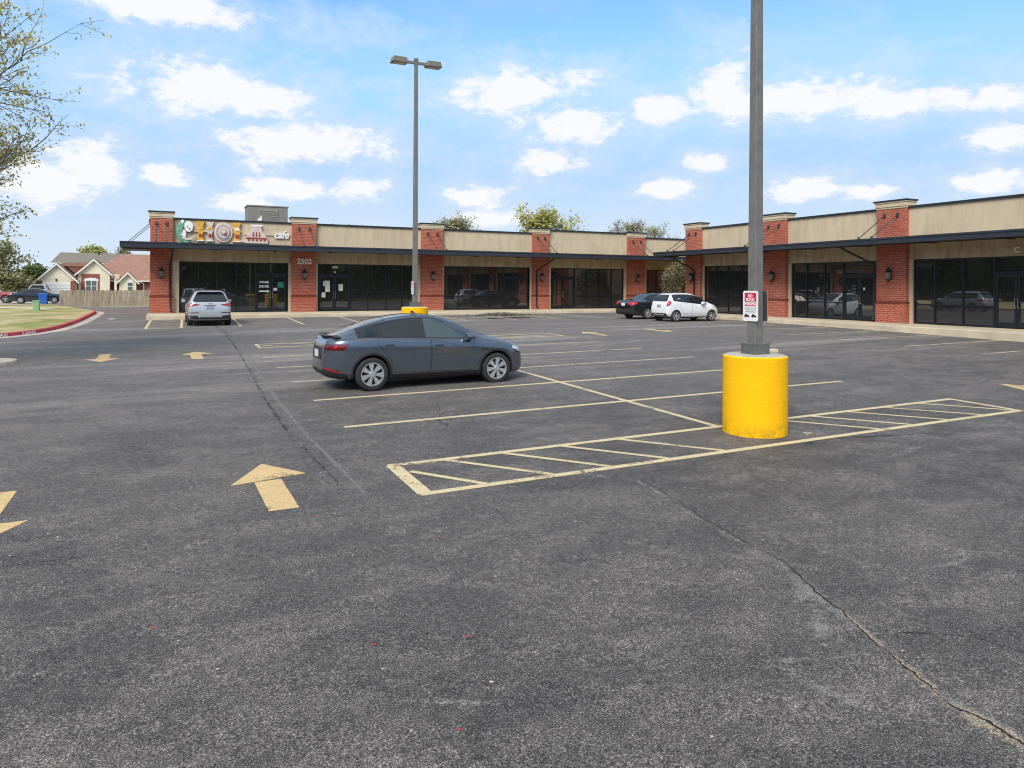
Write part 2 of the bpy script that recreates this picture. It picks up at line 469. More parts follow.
def text_into(mb, txt, size, fn, shear=0, bold=0, depth=0, mat=0, align='CENTER', sx=1.0):
    vs, fs = text_mesh(txt, size, shear, bold, align)
    mb.add([fn(v[0] * sx, v[1], 0) for v in vs], fs, mat)
    if depth:
        # side walls for raised letters
        from collections import Counter
        cnt = Counter()
        for f in fs:
            for i in range(len(f)): cnt[tuple(sorted((f[i], f[(i + 1) % len(f)])))] += 1
        for (a, b), k in cnt.items():
            if k == 1:
                A, B = vs[a], vs[b]
                mb.add([fn(A[0] * sx, A[1], 0), fn(B[0] * sx, B[1], 0), fn(B[0] * sx, B[1], -depth), fn(A[0] * sx, A[1], -depth)], [(0, 1, 2, 3)], mat)

# ------------------------------------------------------------------ draped sheets
def fill_poly(poly, maxlen):
    bm = bmesh.new()
    bm.faces.new([bm.verts.new((q[0], q[1], 0)) for q in poly])
    bmesh.ops.triangulate(bm, faces=bm.faces)
    for _ in range(7):
        es = [e for e in bm.edges if e.calc_length() > maxlen]
        if not es: break
        bmesh.ops.subdivide_edges(bm, edges=es, cuts=1, use_grid_fill=True)
        bmesh.ops.triangulate(bm, faces=bm.faces)
    bm.verts.index_update()
    vs = [tuple(v.co) for v in bm.verts]; fs = [[v.index for v in f.verts] for f in bm.faces]
    bm.free()
    return vs, fs

def drape(mb, poly, lift, maxlen=.6, mat=0):
    vs, fs = fill_poly(poly, maxlen)
    out = []
    for f in fs:
        a, b, c = (vs[i] for i in f)
        out.append(f if (b[0] - a[0]) * (c[1] - a[1]) - (b[1] - a[1]) * (c[0] - a[0]) > 0 else f[::-1])
    mb.add([(v[0], v[1], g(v[0], v[1]) + lift) for v in vs], out, mat)

def stripe(mb, a, b, w, lift, ext=0):
    a = Vector(a); b = Vector(b); d = (b - a).normalized(); nrm = Vector((-d.y, d.x)) * w / 2
    a = a - d * ext; b = b + d * ext
    L = (b - a).length; k = max(1, int(L / .6))
    vs = []
    for i in range(k + 1):
        q = a.lerp(b, i / k)
        for s_ in (-1, 1):
            p = q + nrm * s_; vs.append((p.x, p.y, g(p.x, p.y) + lift))
    mb.add(vs, [(2 * i, 2 * i + 2, 2 * i + 3, 2 * i + 1) for i in range(k)])

def ribbon_obj(name, pts, widths, lift, mat, parent, jag=0, step=.06, seed=1):
    rr = random.Random(seed)
    P = [Vector(p) for p in pts]
    path = []; ws = []
    for i in range(len(P) - 1):
        L = (P[i + 1] - P[i]).length; k = max(1, int(L / step))
        for j in range(k):
            t = j / k
            path.append(P[i].lerp(P[i + 1], t)); ws.append(widths[i] * (1 - t) + widths[i + 1] * t)
    path.append(P[-1]); ws.append(widths[-1])
    off = 0; vs = []; uv = []
    for i, p in enumerate(path):
        d = (path[min(i + 1, len(path) - 1)] - path[max(i - 1, 0)]).normalized(); n = Vector((-d.y, d.x))
        off = off * .82 + rr.uniform(-jag, jag)
        w = ws[i] * (1 + (rr.uniform(-.4, .4) if jag else 0))
        for s_ in (-1, 1):
            q = p + n * (off + s_ * w / 2); vs.append((q.x, q.y, g(q.x, q.y) + lift)); uv.append((i * .1, (s_ + 1) / 2))
    fs = [(2 * i, 2 * i + 2, 2 * i + 3, 2 * i + 1) for i in range(len(path) - 1)]
    mb = MB(); mb.add(vs, fs)
    ob = mb.build(name, mat, parent, recalc=False)
    lay = ob.data.uv_layers.new(name='UVMap')
    for lp in ob.data.loops: lay.data[lp.index].uv = uv[lp.vertex_index]
    return ob

# ------------------------------------------------------------------ SETTING: ground
def axis_steps(stops):
    out = []
    for a, b, s_ in stops:
        k = max(1, int(round((b - a) / s_)))
        out += [a + (b - a) * i / k for i in range(k)]
    out.append(stops[-1][1]); return out
def grid_mesh(xs, ys, dz, inside=None):
    mb = MB(); nx = len(xs)
    mb.v = [(x, y, g(x, y) + dz) for y in ys for x in xs]
    for j in range(len(ys) - 1):
        for i in range(nx - 1):
            mb.f.append([j * nx + i, j * nx + i + 1, (j + 1) * nx + i + 1, (j + 1) * nx + i]); mb.m.append(0); mb.s.append(True)
    return mb
xs = axis_steps([(-2500, -400, 300), (-400, -60, 40), (-60, 80, 2.5), (80, 400, 40), (400, 2500, 300)])
ys = axis_steps([(-2500, -400, 300), (-400, -60, 40), (-60, 150, 2.5), (150, 400, 40), (400, 2500, 300)])
terrain = structure(grid_mesh(xs, ys, -.06).build('ground', 'terrain_grass', recalc=False, sharp=180))
lot = structure(grid_mesh(axis_steps([(-32, 52, .75)]), axis_steps([(-26, 64.5, .75)]), 0).build('parking_lot', 'asphalt', recalc=False, sharp=180))

# painted markings (parts of the parking lot)
PAINT = .004
def mark(name, mat, fn):
    mb = MB(); fn(mb); return mb.build(name, mat, lot, recalc=False)
W = .118
def hatch_zone(x0, x1, y0, y1, far):
    def f(mb):
        stripe(mb, (x0, y0), (x1, y0), W, PAINT, W / 2); stripe(mb, (x0, y1), (x1, y1), W, PAINT + .0006, W / 2)
        wl = .17 if not far else W
        stripe(mb, (x0, y0), (x0, y1), wl, PAINT + .0012, 0); stripe(mb, (x1, y0), (x1, y1), W, PAINT + .0012, 0)
        starts = (2.72, 3.3, 4.12, 5.02, 5.97, 9.1, 9.85, 10.75, 11.68, 12.62) if not far else [x0 + .15 + .92 * k for k in range(11)]
        for i, x in enumerate(starts):
            stripe(mb, (x, y1 - .05 if i else y1 - .35), (min(x + .92, x1) if i else x + .62, y0 + .05), .085, PAINT + .0018 + .0003 * (i % 2))
    mark('hatched_island_marking', 'line_paint', f)
hatch_zone(2.6, 13.6, 7.5, 8.75, False)
hatch_zone(2.75, 13.6, 23.6, 24.75, True)
for i, y in enumerate((11.2, 13.7, 16.15, 18.65, 21.1)):
    mark('stall_line', 'line_paint' if i < 2 else 'pale_line_paint', lambda mb: stripe(mb, (2.55, y), (13.6, y + .0), W, PAINT))
mark('stall_line', 'line_paint', lambda mb: stripe(mb, (7.85, 8.8), (7.75, 23.55), W, PAINT + .002))
for y in (10.65, 13.15, 15.6, 18.1, 20.5, 23.0, 25.5, 28.0, 30.75, 33.3):
    mark('stall_line', 'pale_line_paint', lambda mb: stripe(mb, (21.9, y), (27.25, y + .05), W, PAINT))
for x0, x1 in ((3.1, 3.3), (5.8, 6.0), (8.5, 8.7), (11.2, 11.35), (13.9, 14.0), (16.6, 16.7), (19.3, 19.4), (21.9, 22.0)):
    mark('stall_line', 'line_paint', lambda mb: stripe(mb, (x0, 33.6), (x1, 39.75), W, PAINT))
def access_bay(mb):
    stripe(mb, (-.62, 33.3), (-.5, 39.7), W, PAINT); stripe(mb, (.72, 33.3), (.9, 39.7), W, PAINT)
    stripe(mb, (-.62, 33.3), (.72, 33.3), W, PAINT + .0006)
    for k in range(5): stripe(mb, (-.55, 34.1 + k * 1.15), (.72, 33.7 + k * 1.15 + .9), .08, PAINT + .0012)
mark('hatched_island_marking', 'line_paint', access_bay)
def arrow(x, y, up, mat='arrow_paint', s=1.0):
    def f(mb):
        sg = 1 if up else -1
        # y is the tail end; long shaft then a wide flat head
        tail = y; neck = y + sg * 1.16 * s; tip = y + sg * 1.9 * s
        vs = [(x - .15 * s, tail), (x + .15 * s, tail), (x + .13 * s, neck - sg * .035), (x - .17 * s, neck - sg * .05)]
        if not up: vs = vs[::-1]
        drape(mb, vs, PAINT, .5)
        drape(mb, [(x - .43 * s, neck - .08), (x + .44 * s, neck + .08), (x + .0 * s, tip)] if up else [(x - .44 * s, neck), (x + 0 * s, tip), (x + .42 * s, neck)], PAINT + .0005, .5)
    mark('painted_arrow', mat, f)
arrow(1.13, 7.62, True); arrow(-1.58, 9.52, False)
arrow(.88, 21.35, True); arrow(-1.45, 23.6, False)
arrow(15.2, 23.0, True); arrow(18.6, 25.3, False); arrow(16.42, 7.6, True)
arrow(-2.3, 41.0, True, 'pale_line_paint', .8)

# main crack with sandy edges, and older seams
cr = [(6.4, 9.6), (5.04, 6.92), (4.98, 6.41), (4.83, 5.63), (4.74, 4.74), (4.72, 4.44), (4.51, 3.97), (4.43, 3.65), (4.25, 3.19), (4.13, 2.86), (4.04, 2.59), (4.05, 2.32), (4.0, 1.6), (3.9, -2)]
cr = cr[1:]
n_ = len(cr)
ribbon_obj('asphalt_crack', cr, [.018, .02, .022, .024, .024, .025, .027, .031, .032, .034, .034, .03, .03], .003, 'crack_dark', lot, .011, .028, 3)
ribbon_obj('crack_dust', [(p[0] + (.02 if i > 6 else -.05), p[1]) for i, p in enumerate(cr)], [.25, .3, .3, .35, .4, .4, .3, .3, .25, .28, .36, .4, .4][:n_], .0015, 'scuff_pale', lot, 0, .1, 4)
ribbon_obj('crack_dust', cr[6:], [.05, .1, .14, .2, .26, .3, .3], .0022, 'crack_dust', lot, .004, .05, 5)
ribbon_obj('asphalt_crack', [(5.0, 6.5), (6.2, 7.3), (7.4, 7.45), (9.2, 7.2)], [.012] * 4, .003, 'crack_dark', lot, .006, .04, 9)
ribbon_obj('asphalt_crack', [(4.45, 3.3), (4.9, 3.0), (5.1, 2.5), (5.0, 2.1)], [.012, .018, .02, .02], .003, 'crack_dark', lot, .006, .03, 6)
ribbon_obj('asphalt_crack', [(-2, 7.2), (-.4, 7.1), (.9, 7.05), (2.2, 7.3), (2.6, 7.45)], [.012] * 5, .003, 'crack_dark', lot, .006, .04, 8)
ribbon_obj('asphalt_seam', [(2.0, 39), (2.2, 30), (2.1, 25), (1.92, 18.5), (1.74, 14.15), (1.71, 11), (1.79, 9.17), (1.84, 8)], [.25, .3, .25, .2, .2, .18, .12, .1], .0015, 'ribbon_dark', lot, .004, .1, 11)
ribbon_obj('asphalt_seam', [(2.35, 33), (2.3, 25), (2.08, 18.5), (1.95, 14.15), (1.92, 11), (1.98, 9.17), (2.0, 7.8)], [.24, .22, .18, .16, .14, .12, .12], .002, 'seam_pale', lot, .004, .1, 12)
ribbon_obj('asphalt_seam', [(-6, 14.3), (-2.6, 15.4), (1.5, 16.5), (2.6, 16.8)], [.7, .7, .5, .4], .0015, 'seam_pale', lot, 0, .1, 13)
ribbon_obj('scuff_mark', [(3.45, 3.36), (3.7, 3.27), (4.12, 3.12)], [.13, .15, .12], .002, 'scuff_pale', lot, .003, .03, 14)
ribbon_obj('scuff_mark', [(3.45, 3.3), (3.5, 3.0), (3.55, 2.8)], [.2, .25, .2], .0025, 'scuff_pale', lot, .003, .03, 15)
ribbon_obj('scuff_mark', [(4.35, 3.95), (4.15, 3.6), (3.9, 3.3)], [.5, .75, .5], .0012, 'scuff_pale', lot, 0, .1, 31)
ribbon_obj('scuff_mark', [(5.6, 3.9), (6.0, 3.8), (6.6, 3.9)], [.12, .2, .15], .0012, 'scuff_pale', lot, .01, .05, 32)
ribbon_obj('scuff_mark', [(8.6, 6.3), (9.2, 6.5), (9.9, 6.6)], [.2, .35, .2], .0012, 'scuff_pale', lot, .01, .05, 33)
ribbon_obj('scuff_mark', [(1.35, 3.9), (1.8, 3.66)], [.12, .14], .002, 'scuff_pale', lot, .003, .03, 16)
ribbon_obj('asphalt_crack', [(7.3, 12.8), (8.6, 12.9), (9.6, 14.2), (10.3, 17.5)], [.014, .02, .02, .02], .003, 'crack_dark', lot, .02, .08, 17)
ribbon_obj('asphalt_crack', [(8.3, 16.2), (9.2, 18.5), (9.0, 21), (9.5, 23)], [.02] * 4, .003, 'crack_dark', lot, .02, .08, 18)
ribbon_obj('asphalt_crack', [(10.5, 16.2), (11.4, 17.3), (13.6, 17.9), (17, 19)], [.02] * 4, .003, 'crack_dark', lot, .02, .08, 19)
ribbon_obj('asphalt_seam', [(12, 35.5), (16, 36.6), (20, 37.4), (24, 37.2)], [.9, 1.6, 1.8, 1.0], .0015, 'crack_dust', lot, 0, .2, 20)
ribbon_obj('asphalt_seam', [(14.5, 34.6), (16.5, 35.2), (19, 35.6)], [.5, .8, .5], .0025, 'ribbon_dark', lot, 0, .2, 21)
ribbon_obj('asphalt_seam', [(8.2, 7.3), (8.6, 7.5), (10.6, 7.0)], [.5, .7, .2], .0012, 'ribbon_dark', lot, 0, .1, 22)  # dark tapering patch beside the near drum

# kerbed verge at left -----------------------------------------------------------
kerb_line = [(-32, 29.4), (-14, 29.7), (-8, 30.0), (-5.9, 30.5), (-4.9, 31.4), (-4.2, 32.8), (-3.75, 35), (-3.5, 39), (-3.45, 44), (-3.5, 49.0), (-3.9, 51.5)]
def smooth_line(pts, k=4):
    out = []
    for i in range(len(pts) - 1):
        p0, p1, p2, p3 = (Vector(pts[max(0, min(len(pts) - 1, j))]) for j in (i - 1, i, i + 1, i + 2))
        for j in range(k):
            t = j / k
            out.append(.5 * ((2 * p1) + (p2 - p0) * t + (2 * p0 - 5 * p1 + 4 * p2 - p3) * t * t + (3 * p1 - p0 - 3 * p2 + p3) * t ** 3))
    out.append(Vector(pts[-1])); return out
KL = smooth_line(kerb_line)
def offset_line(pts, d):
    out = []
    for i, p in enumerate(pts):
        t = (pts[min(i + 1, len(pts) - 1)] - pts[max(i - 1, 0)]).normalized()
        out.append(p + Vector((-t.y, t.x)) * d)
    return out
def sweep_section(mb, line, sec):
    """sec: list of (offset to the left of the line, height)"""
    rows = [[(*q.to_tuple(), 0) for q in offset_line(line, d)] for d, h in sec]
    k = len(line); vs = []
    for (d, h), row in zip(sec, rows):
        vs += [(q[0], q[1], g(q[0], q[1]) + h) for q in row]
    mb.add(vs, [(j * k + i, j * k + i + 1, (j + 1) * k + i + 1, (j + 1) * k + i) for j in range(len(sec) - 1) for i in range(k - 1)])
mb = MB(); sweep_section(mb, KL, [(0, -.02), (.015, .13), (.16, .14), (.17, .05)]); kerb = structure(mb.build('kerb', 'kerb_red'))
mb = MB(); sweep_section(mb, KL, [(-.42, .004), (-.002, .012)]); structure(mb.build('gutter', 'gutter_concrete', recalc=False))
verge_edge = offset_line(KL, .15)
poly = [(q.x, q.y) for q in verge_edge] + [(-5.2, 56), (-6.5, 60.5), (-9, 66), (-34, 66), (-34, 29.5)]
mb = MB(); drape(mb, poly, .12, 1.5); structure(mb.build('verge', 'dry_grass', recalc=True))
# FIRE LANE lettering on the kerb face
def kerb_text(txt, s_along, size):
    tot = 0; segs = []
    for i in range(len(KL) - 1):
        L = (KL[i + 1] - KL[i]).length; segs.append((tot, L, i)); tot += L
    def fn(x, y, z):
        s_ = s_along + x
        for t0, L, i in segs:
            if t0 <= s_ <= t0 + L:
                a, b = KL[i], KL[i + 1]; t = (b - a).normalized(); p = a + t * (s_ - t0) + Vector((t.y, -t.x)) * .004 + Vector((-t.y, t.x)) * (.007 + .1 * y)
                return (p.x, p.y, g(p.x, p.y) + .06 + y)
        return (0, 0, 0)
    mb = MB(); text_into(mb, txt, size, fn, bold=.004, sx=2.4)
    mb.build('kerb_lettering', 'sign_white', kerb, recalc=False)
kerb_text('FIRE', 27.1, .13); kerb_text('LANE', 28.4, .13)
# path through the verge and the strip before the fence
mb = MB(); drape(mb, [(-34, 57.2), (-16, 56.4), (-9.2, 56.2), (-7.3, 54.0), (-6.0, 54.2), (-7.6, 57.2), (-9.4, 58.4), (-16, 58.4), (-34, 59)], .128, 1.2); structure(mb.build('path', 'path', recalc=True))
mb = MB(); drape(mb, [(-4.2, 64.4), (-4.0, 62.4), (-.2, 62.2), (6, 62.2), (6, 64.4)], .02, 1.2); structure(mb.build('path', 'path'))
mb = MB(); drape(mb, [(-40, 80.5), (-7.2, 80.8), (-7.0, 92), (-11, 96), (-11.5, 127.5), (-17.5, 127.5), (-17, 96), (-40, 95)], -.03, 2.0); structure(mb.build('driveway', 'gutter_concrete'))
# landscape island with the foreground tree
isl = [(-3.38, 22.55), (-3.62, 23.0), (-4.6, 23.6), (-6, 24.1), (-9, 24.3), (-14, 24.2), (-14, 20.4), (-9, 20.4), (-6, 20.8), (-4.4, 21.5), (-3.55, 22.05)]
IL = smooth_line(isl + [isl[0]], 3)
mb = MB(); sweep_section(mb, IL, [(0, -.02), (.02, .07), (.55, .085), (.56, .02)]); structure(mb.build('island_kerb', 'concrete'))
mb = MB(); drape(mb, [(q.x, q.y) for q in offset_line(IL, .5)][:-1], .07, 1.0); structure(mb.build('island_verge', 'dry_grass'))
# building sidewalk with a kerb
mb = MB()
sw = [(-.72, 39.9), (27.2, 39.9), (27.2, 6), (29.75, 6), (29.75, 43.45), (-.72, 43.45)]
mb.prism(sw, lambda x, y: (x, y, .2), lambda x, y: (x, y, .9))
structure(mb.build('sidewalk', 'concrete', bevel=.03))
mb = MB(); mb.prism([(29.76, 35.5), (38, 35.5), (38, 43.5), (29.76, 43.5)], lambda x, y: (x, y, .2), lambda x, y: (x, y, .896)); structure(mb.build('planting_bed', 'dry_grass'))

# ------------------------------------------------------------------ THE SHOPPING STRIP
Z0 = .9
strip = thing('shopping_strip', 'long L-shaped brick and tan stucco shopping strip with dark awning and storefronts', 'building', (14, 43, Z0))
FA = lambda u, v, z: (u, 43.1 - v, z)
FB = lambda u, v, z: (29.4 - v, -u, z)
def bbox(mb, fn, u0, u1, v0, v1, z0, z1, mat=0): mb.box(u0, u1, v0, v1, z0, z1, mat, fn)

def lantern(fn, u):
    mb = MB(); z = 3.05
    bbox(mb, fn, u - .07, u + .07, 0, .03, z - .18, z + .2)
    ring = lambda r0, z0_, r1, z1_: mb.add([fn(u + r0 * math.cos(t), .17 + r0 * math.sin(t), z0_) for t in [k * math.pi / 4 for k in range(8)]] + [fn(u + r1 * math.cos(t), .17 + r1 * math.sin(t), z1_) for t in [k * math.pi / 4 for k in range(8)]], [(k, (k + 1) % 8, 8 + (k + 1) % 8, 8 + k) for k in range(8)])
    ring(.155, z + .12, .03, z + .3); ring(.02, z + .3, .03, z + .36); ring(.16, z + .10, .155, z + .12)
    ring(.02, z - .33, .11, z - .2); ring(.11, z - .2, .11, z - .17)
    mb.tube([fn(u, .02, z - .1), fn(u, .1, z - .28), fn(u, .17, z - .3)], .02, 6)
    o = mb.build('wall_lantern', 'lantern', strip)
    mb = MB()
    a = [fn(u + .10 * math.cos(t), .17 + .10 * math.sin(t), z - .17) for t in [k * math.pi / 4 for k in range(8)]]
    b = [fn(u + .145 * math.cos(t), .17 + .145 * math.sin(t), z + .10) for t in [k * math.pi / 4 for k in range(8)]]
    mb.add(a + b, [(k, (k + 1) % 8, 8 + (k + 1) % 8, 8 + k) for k in range(8)] + [tuple(range(8))])
    mb.build('lantern_glass', 'lantern_glass', o)

def pilaster(fn, u0, u1, top=6.0, lan=True, rods=True, depth=.6):
    mb = MB(); bbox(mb, fn, u0, u1, -depth, 0, 1.86, top)
    bbox(mb, fn, u0 - .03, u1 + .03, -depth, .035, Z0, 1.76)
    o = mb.build('pilaster', 'brick', strip, bevel=.01)
    mb = MB(); bbox(mb, fn, u0 - .045, u1 + .045, -depth, .055, 1.765, 1.855); mb.build('brick_belt', 'dark_brick', o)
    mb = MB(); bbox(mb, fn, u0 - .025, u1 + .025, -depth - .03, .03, top + .003, top + .08); bbox(mb, fn, u0 - .045, u1 + .045, -depth - .05, .055, top + .083, top + .26); bbox(mb, fn, u0 - .075, u1 + .075, -depth - .07, .085, top + .263, top + .33)
    mb.build('pilaster_cap', 'cap_stucco', o, bevel=.02)
    mb = MB(); bbox(mb, fn, u0 - .105, u1 + .105, -depth - .1, .115, top + .333, top + .40); mb.build('coping', 'coping', o, bevel=.01)
    if lan: lantern(fn, (u0 + u1) / 2)
    if rods:
        for k in (.28, .72):
            u = u0 + (u1 - u0) * k
            mb = MB(); mb.tube([fn(u, .0, 5.72), fn(u, 1.72, 4.62)], .022, 6); bbox(mb, fn, u - .07, u + .07, 0, .03, 5.62, 5.82)
            mb.tube([fn(u, .03, 5.72), fn(u, .07, 5.72)], .06, 8)
            mb.tube([fn(u, 1.70, 4.6), fn(u, 1.70, 4.7)], .05, 8)
            mb.build('tie_rod', 'rod', strip)

def storefront(fn, u0, u1, mullions, doors, ztop=3.72, zmid=1.80):
    """doors: list of (u0,u1,n_leaves)"""
    w = .06; v0, v1 = -.42, -.30
    fr = MB()
    bbox(fr, fn, u0, u1, v0, v1, ztop - w, ztop); bbox(fr, fn, u0, u0 + w, v0, v1, Z0, ztop - w); bbox(fr, fn, u1 - w, u1, v0, v1, Z0, ztop - w)
    for m_ in mullions: bbox(fr, fn, m_ - w / 2, m_ + w / 2, v0, v1, Z0, ztop - w)
    indoor = lambda u: any(a - .01 <= u <= b + .01 for a, b, _ in doors)
    edges = [u0 + w] + [m_ for m_ in mullions] + [u1 - w]
    gl = MB(); sp = MB()
    cuts = []
    for a, b in zip(edges[:-1], edges[1:]):
        a2 = a + (w / 2 if a != edges[0] else 0); b2 = b - (w / 2 if b != edges[-1] else 0)
        if indoor((a + b) / 2): continue
        bbox(fr, fn, a2, b2, v0 + .01, v1 - .005, zmid - w / 2, zmid + w / 2); bbox(fr, fn, a2, b2, v0 + .01, v1 - .005, Z0, Z0 + .1)
        bbox(gl, fn, a2, b2, -.38, -.36, zmid + w / 2, ztop - w)
        bbox(sp, fn, a2, b2, -.38, -.36, Z0 + .1, zmid - w / 2)
    for a, b, nl in doors:
        bbox(fr, fn, a + .03, b - .03, v0 + .01, v1 - .005, 3.06, 3.14)
        bbox(gl, fn, a + .03, b - .03, -.38, -.36, 3.14, ztop - w)
    o = fr.build('storefront', 'frame', strip, bevel=.006)
    gl.build('window_glass', 'shop_glass', o)
    if sp.v: sp.build('lower_glass', 'spandrel_glass', o)
    for a, b, nl in doors:
        L = (b - a - .06) / nl
        for k in range(nl):
            d0 = a + .03 + L * k + .008; d1 = d0 + L - .016
            d = MB(); vv0, vv1 = -.40, -.32
            bbox(d, fn, d0, d0 + .09, vv0, vv1, Z0 + .02, 3.05); bbox(d, fn, d1 - .09, d1, vv0, vv1, Z0 + .02, 3.05)
            bbox(d, fn, d0 + .09, d1 - .09, vv0, vv1, 2.93, 3.05); bbox(d, fn, d0 + .09, d1 - .09, vv0, vv1, Z0 + .02, Z0 + .24)
            d.build('door', 'frame', o, bevel=.006)
            d = MB(); bbox(d, fn, d0 + .09, d1 - .09, -.37, -.355, Z0 + .24, 2.93); d.build('door_glass', 'shop_glass', o)
            h = MB(); hu = d1 - .045 if k == 0 and nl > 1 else d0 + .045
            h.tube([fn(hu, -.32, 1.75), fn(hu, -.26, 1.75), fn(hu, -.26, 2.1), fn(hu, -.32, 2.1)], .014, 6)
            bbox(h, fn, hu - .03, hu + .03, -.32, -.30, 1.70, 1.74)
            h.build('door_handle', 'chrome', o)
    return o

def wall_bay(fn, u0, u1, w0, w1, par=6.0, lin='stained_stucco', ztop=3.72):
    mb = MB(); bbox(mb, fn, u0, u1, -.5, -.2, 4.40, par); mb.build('fascia_panel', 'stucco', strip)
    mb = MB(); bbox(mb, fn, u0, u1, -.58, -.12, par + .003, par + .085); mb.build('parapet_coping', 'coping', strip)
    mb = MB(); bbox(mb, fn, u0, u1, -.5, -.22, ztop + .003, 4.397); mb.build('lintel_panel', lin, strip)
    for a, b in ((u0, w0 - .003), (w1 + .003, u1)):
        mb = MB(); bbox(mb, fn, a, b, -.5, -.21, Z0, ztop); mb.build('jamb_strip', 'cap_stucco', strip)
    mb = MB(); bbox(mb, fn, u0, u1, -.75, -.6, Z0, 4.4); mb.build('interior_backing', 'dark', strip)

def downspout(fn, u, du, v=.07):
    mb = MB(); mb.tube([fn(u + du, 1.6, 4.34), fn(u + du * .95, 1.35, 4.2), fn(u, v + .06, 3.55), fn(u, v, 3.35), fn(u, v, 1.2), fn(u, v + .12, .98)], .05, 8)
    mb.build('downspout', 'frame', strip)

# wing A (facing the camera)
PA = [(-.6, .5), (6.76, 8.13), (14.63, 16.06), (22.51, 23.74), (30.25, 31.75)]
for i, (a, b) in enumerate(PA): pilaster(FA, a, b)
wall_bay(FA, .5, 6.76, .82, 6.58); wall_bay(FA, 8.13, 14.63, 8.27, 14.45); wall_bay(FA, 16.06, 22.51, 16.2, 22.4)
wall_bay(FA, 23.74, 30.25, 24.0, 30.05, par=6.26); wall_bay(FA, 31.75, 38, 32.0, 34.0)
s1 = storefront(FA, .82, 6.58, [1.80, 2.75, 3.75, 4.80], [(4.80, 6.52, 2)])
s2 = storefront(FA, 8.27, 14.45, [10.2, 11.3, 12.42, 13.45], [(8.33, 10.2, 2)])
s3 = storefront(FA, 16.2, 22.4, [17.25, 18.3, 19.4, 20.45], [(20.45, 22.34, 2)])
s4 = storefront(FA, 24.0, 30.05, [25.95, 26.95, 28.0, 29.0], [(24.06, 25.95, 2)])
s5 = storefront(FA, 32.0, 34.0, [33.0], [])
downspout(FA, .38, .1); downspout(FA, 22.75, .55)
# wing B (at right)
PB = [(-35.77, -34.41), (-29.34, -27.73), (-22.37, -20.92), (-15.4, -14.0), (-8.4, -7.0)]
for a, b in PB: pilaster(FB, a, b)
wall_bay(FB, -34.41, -29.34, -34.3, -29.6); wall_bay(FB, -27.73, -22.37, -27.55, -22.5); wall_bay(FB, -20.92, -15.4, -20.75, -15.6); wall_bay(FB, -14.0, -8.4, -13.8, -8.6)
s6 = storefront(FB, -34.3, -29.6, [-33.3, -32.3, -31.25], [(-31.25, -29.66, 2)], zmid=1.75)
s7 = storefront(FB, -27.55, -22.5, [-26.6, -25.5, -24.4], [(-24.4, -22.56, 2)], zmid=1.75)
s8 = storefront(FB, -20.75, -15.6, [-19.8, -18.6, -17.35], [(-17.35, -15.66, 2)], zmid=1.75)
s9 = storefront(FB, -13.8, -8.6, [-12.8, -11.7, -10.5], [(-10.5, -8.66, 2)], zmid=1.75)
downspout(FB, -34.85, -.5); downspout(FB, -22.43, -.62)
# bulk walls, ends and roofs
mb = MB(); mb.box(-.35, 45, 43.9, 60, Z0 - .6, 5.55); mb.build('roof_deck', 'grey_shingle', strip)
mb = MB(); mb.box(30.2, 45, 7.3, 35.4, Z0 - .6, 5.5); mb.build('roof_deck', 'grey_shingle', strip)
mb = MB(); mb.box(-.6, -.36, 43.71, 60, .4, 5.9); mb.build('side_wall', 'brick', strip)
mb = MB(); mb.box(-.68, -.28, 43.9, 60, 5.903, 6.0); mb.build('parapet_coping', 'coping', strip)
mb = MB(); mb.box(30.02, 44, 35.41, 35.7, .4, 6.0); mb.build('side_wall', 'stucco', strip)
mb = MB(); mb.box(37.9, 38.2, 35.71, 43.0, .4, 5.9); mb.build('side_wall', 'brick', strip)
# awnings
def awning(fn, u0, u1, zb, zt, end0=None):
    mb = MB()
    bbox(mb, fn, u0, u1, 1.82, 1.90, zb, zt)                              # front fascia
    bbox(mb, fn, u0, u0 + .08, .0 if end0 is None else end0, 1.817, zb, zt)
    bbox(mb, fn, u1 - .08, u1, .0, 1.817, zb, zt)
    bbox(mb, fn, u0, u1, 1.9, 1.93, zt - .06, zt + .015)                  # top lip
    mb.add([fn(u0 + .09, 1.81, zt - .05), fn(u1 - .09, 1.81, zt - .05), fn(u1 - .09, -.19, zt + .03), fn(u0 + .09, -.19, zt + .03)], [(0, 1, 2, 3)])
    o = mb.build('awning', 'awning', strip)
    mb = MB(); mb.add([fn(u0 + .09, 1.81, zb + .04), fn(u1 - .09, 1.81, zb + .04), fn(u1 - .09, -.19, zb + .06), fn(u0 + .09, -.19, zb + .06)], [(0, 1, 2, 3)])
    u = u0 + 1.5
    while u < u1 - .3:
        bbox(mb, fn, u - .04, u + .04, .02, 1.80, zb + .005, zb + .035); u += 3.1
    mb.build('awning_soffit', 'soffit', o)
awning(FA, -1.95, 37.8, 4.33, 4.62); awning(FB, -36.5, -6.5, 4.34, 4.585)
mb = MB(); mb.box(-1.95, -.62, 43.13, 46, 4.33, 4.62); mb.build('awning', 'awning', strip)
# return rod at the left corner
for q in ([(-.62, 43.6, 5.75), (-1.75, 43.3, 4.62)], [(-.62, 45.2, 5.75), (-1.75, 45.0, 4.62)]):
    mb = MB(); mb.tube(q, .022, 6); mb.build('tie_rod', 'rod', strip)
# address numbers and suite letter
mb = MB(); text_into(mb, '2502', .42, lambda x, y, z: FA(7.45 + x, .03 + z, 3.82 + y), bold=.012, depth=.025); mb.build('house_number', 'letter_white', strip, recalc=False)
mb = MB(); text_into(mb, 'C', .3, lambda x, y, z: FB(-16.45 + x, -.19 + z, 3.95 + y), bold=.008, depth=.025); mb.build('suite_letter', 'letter_white', strip, recalc=False)
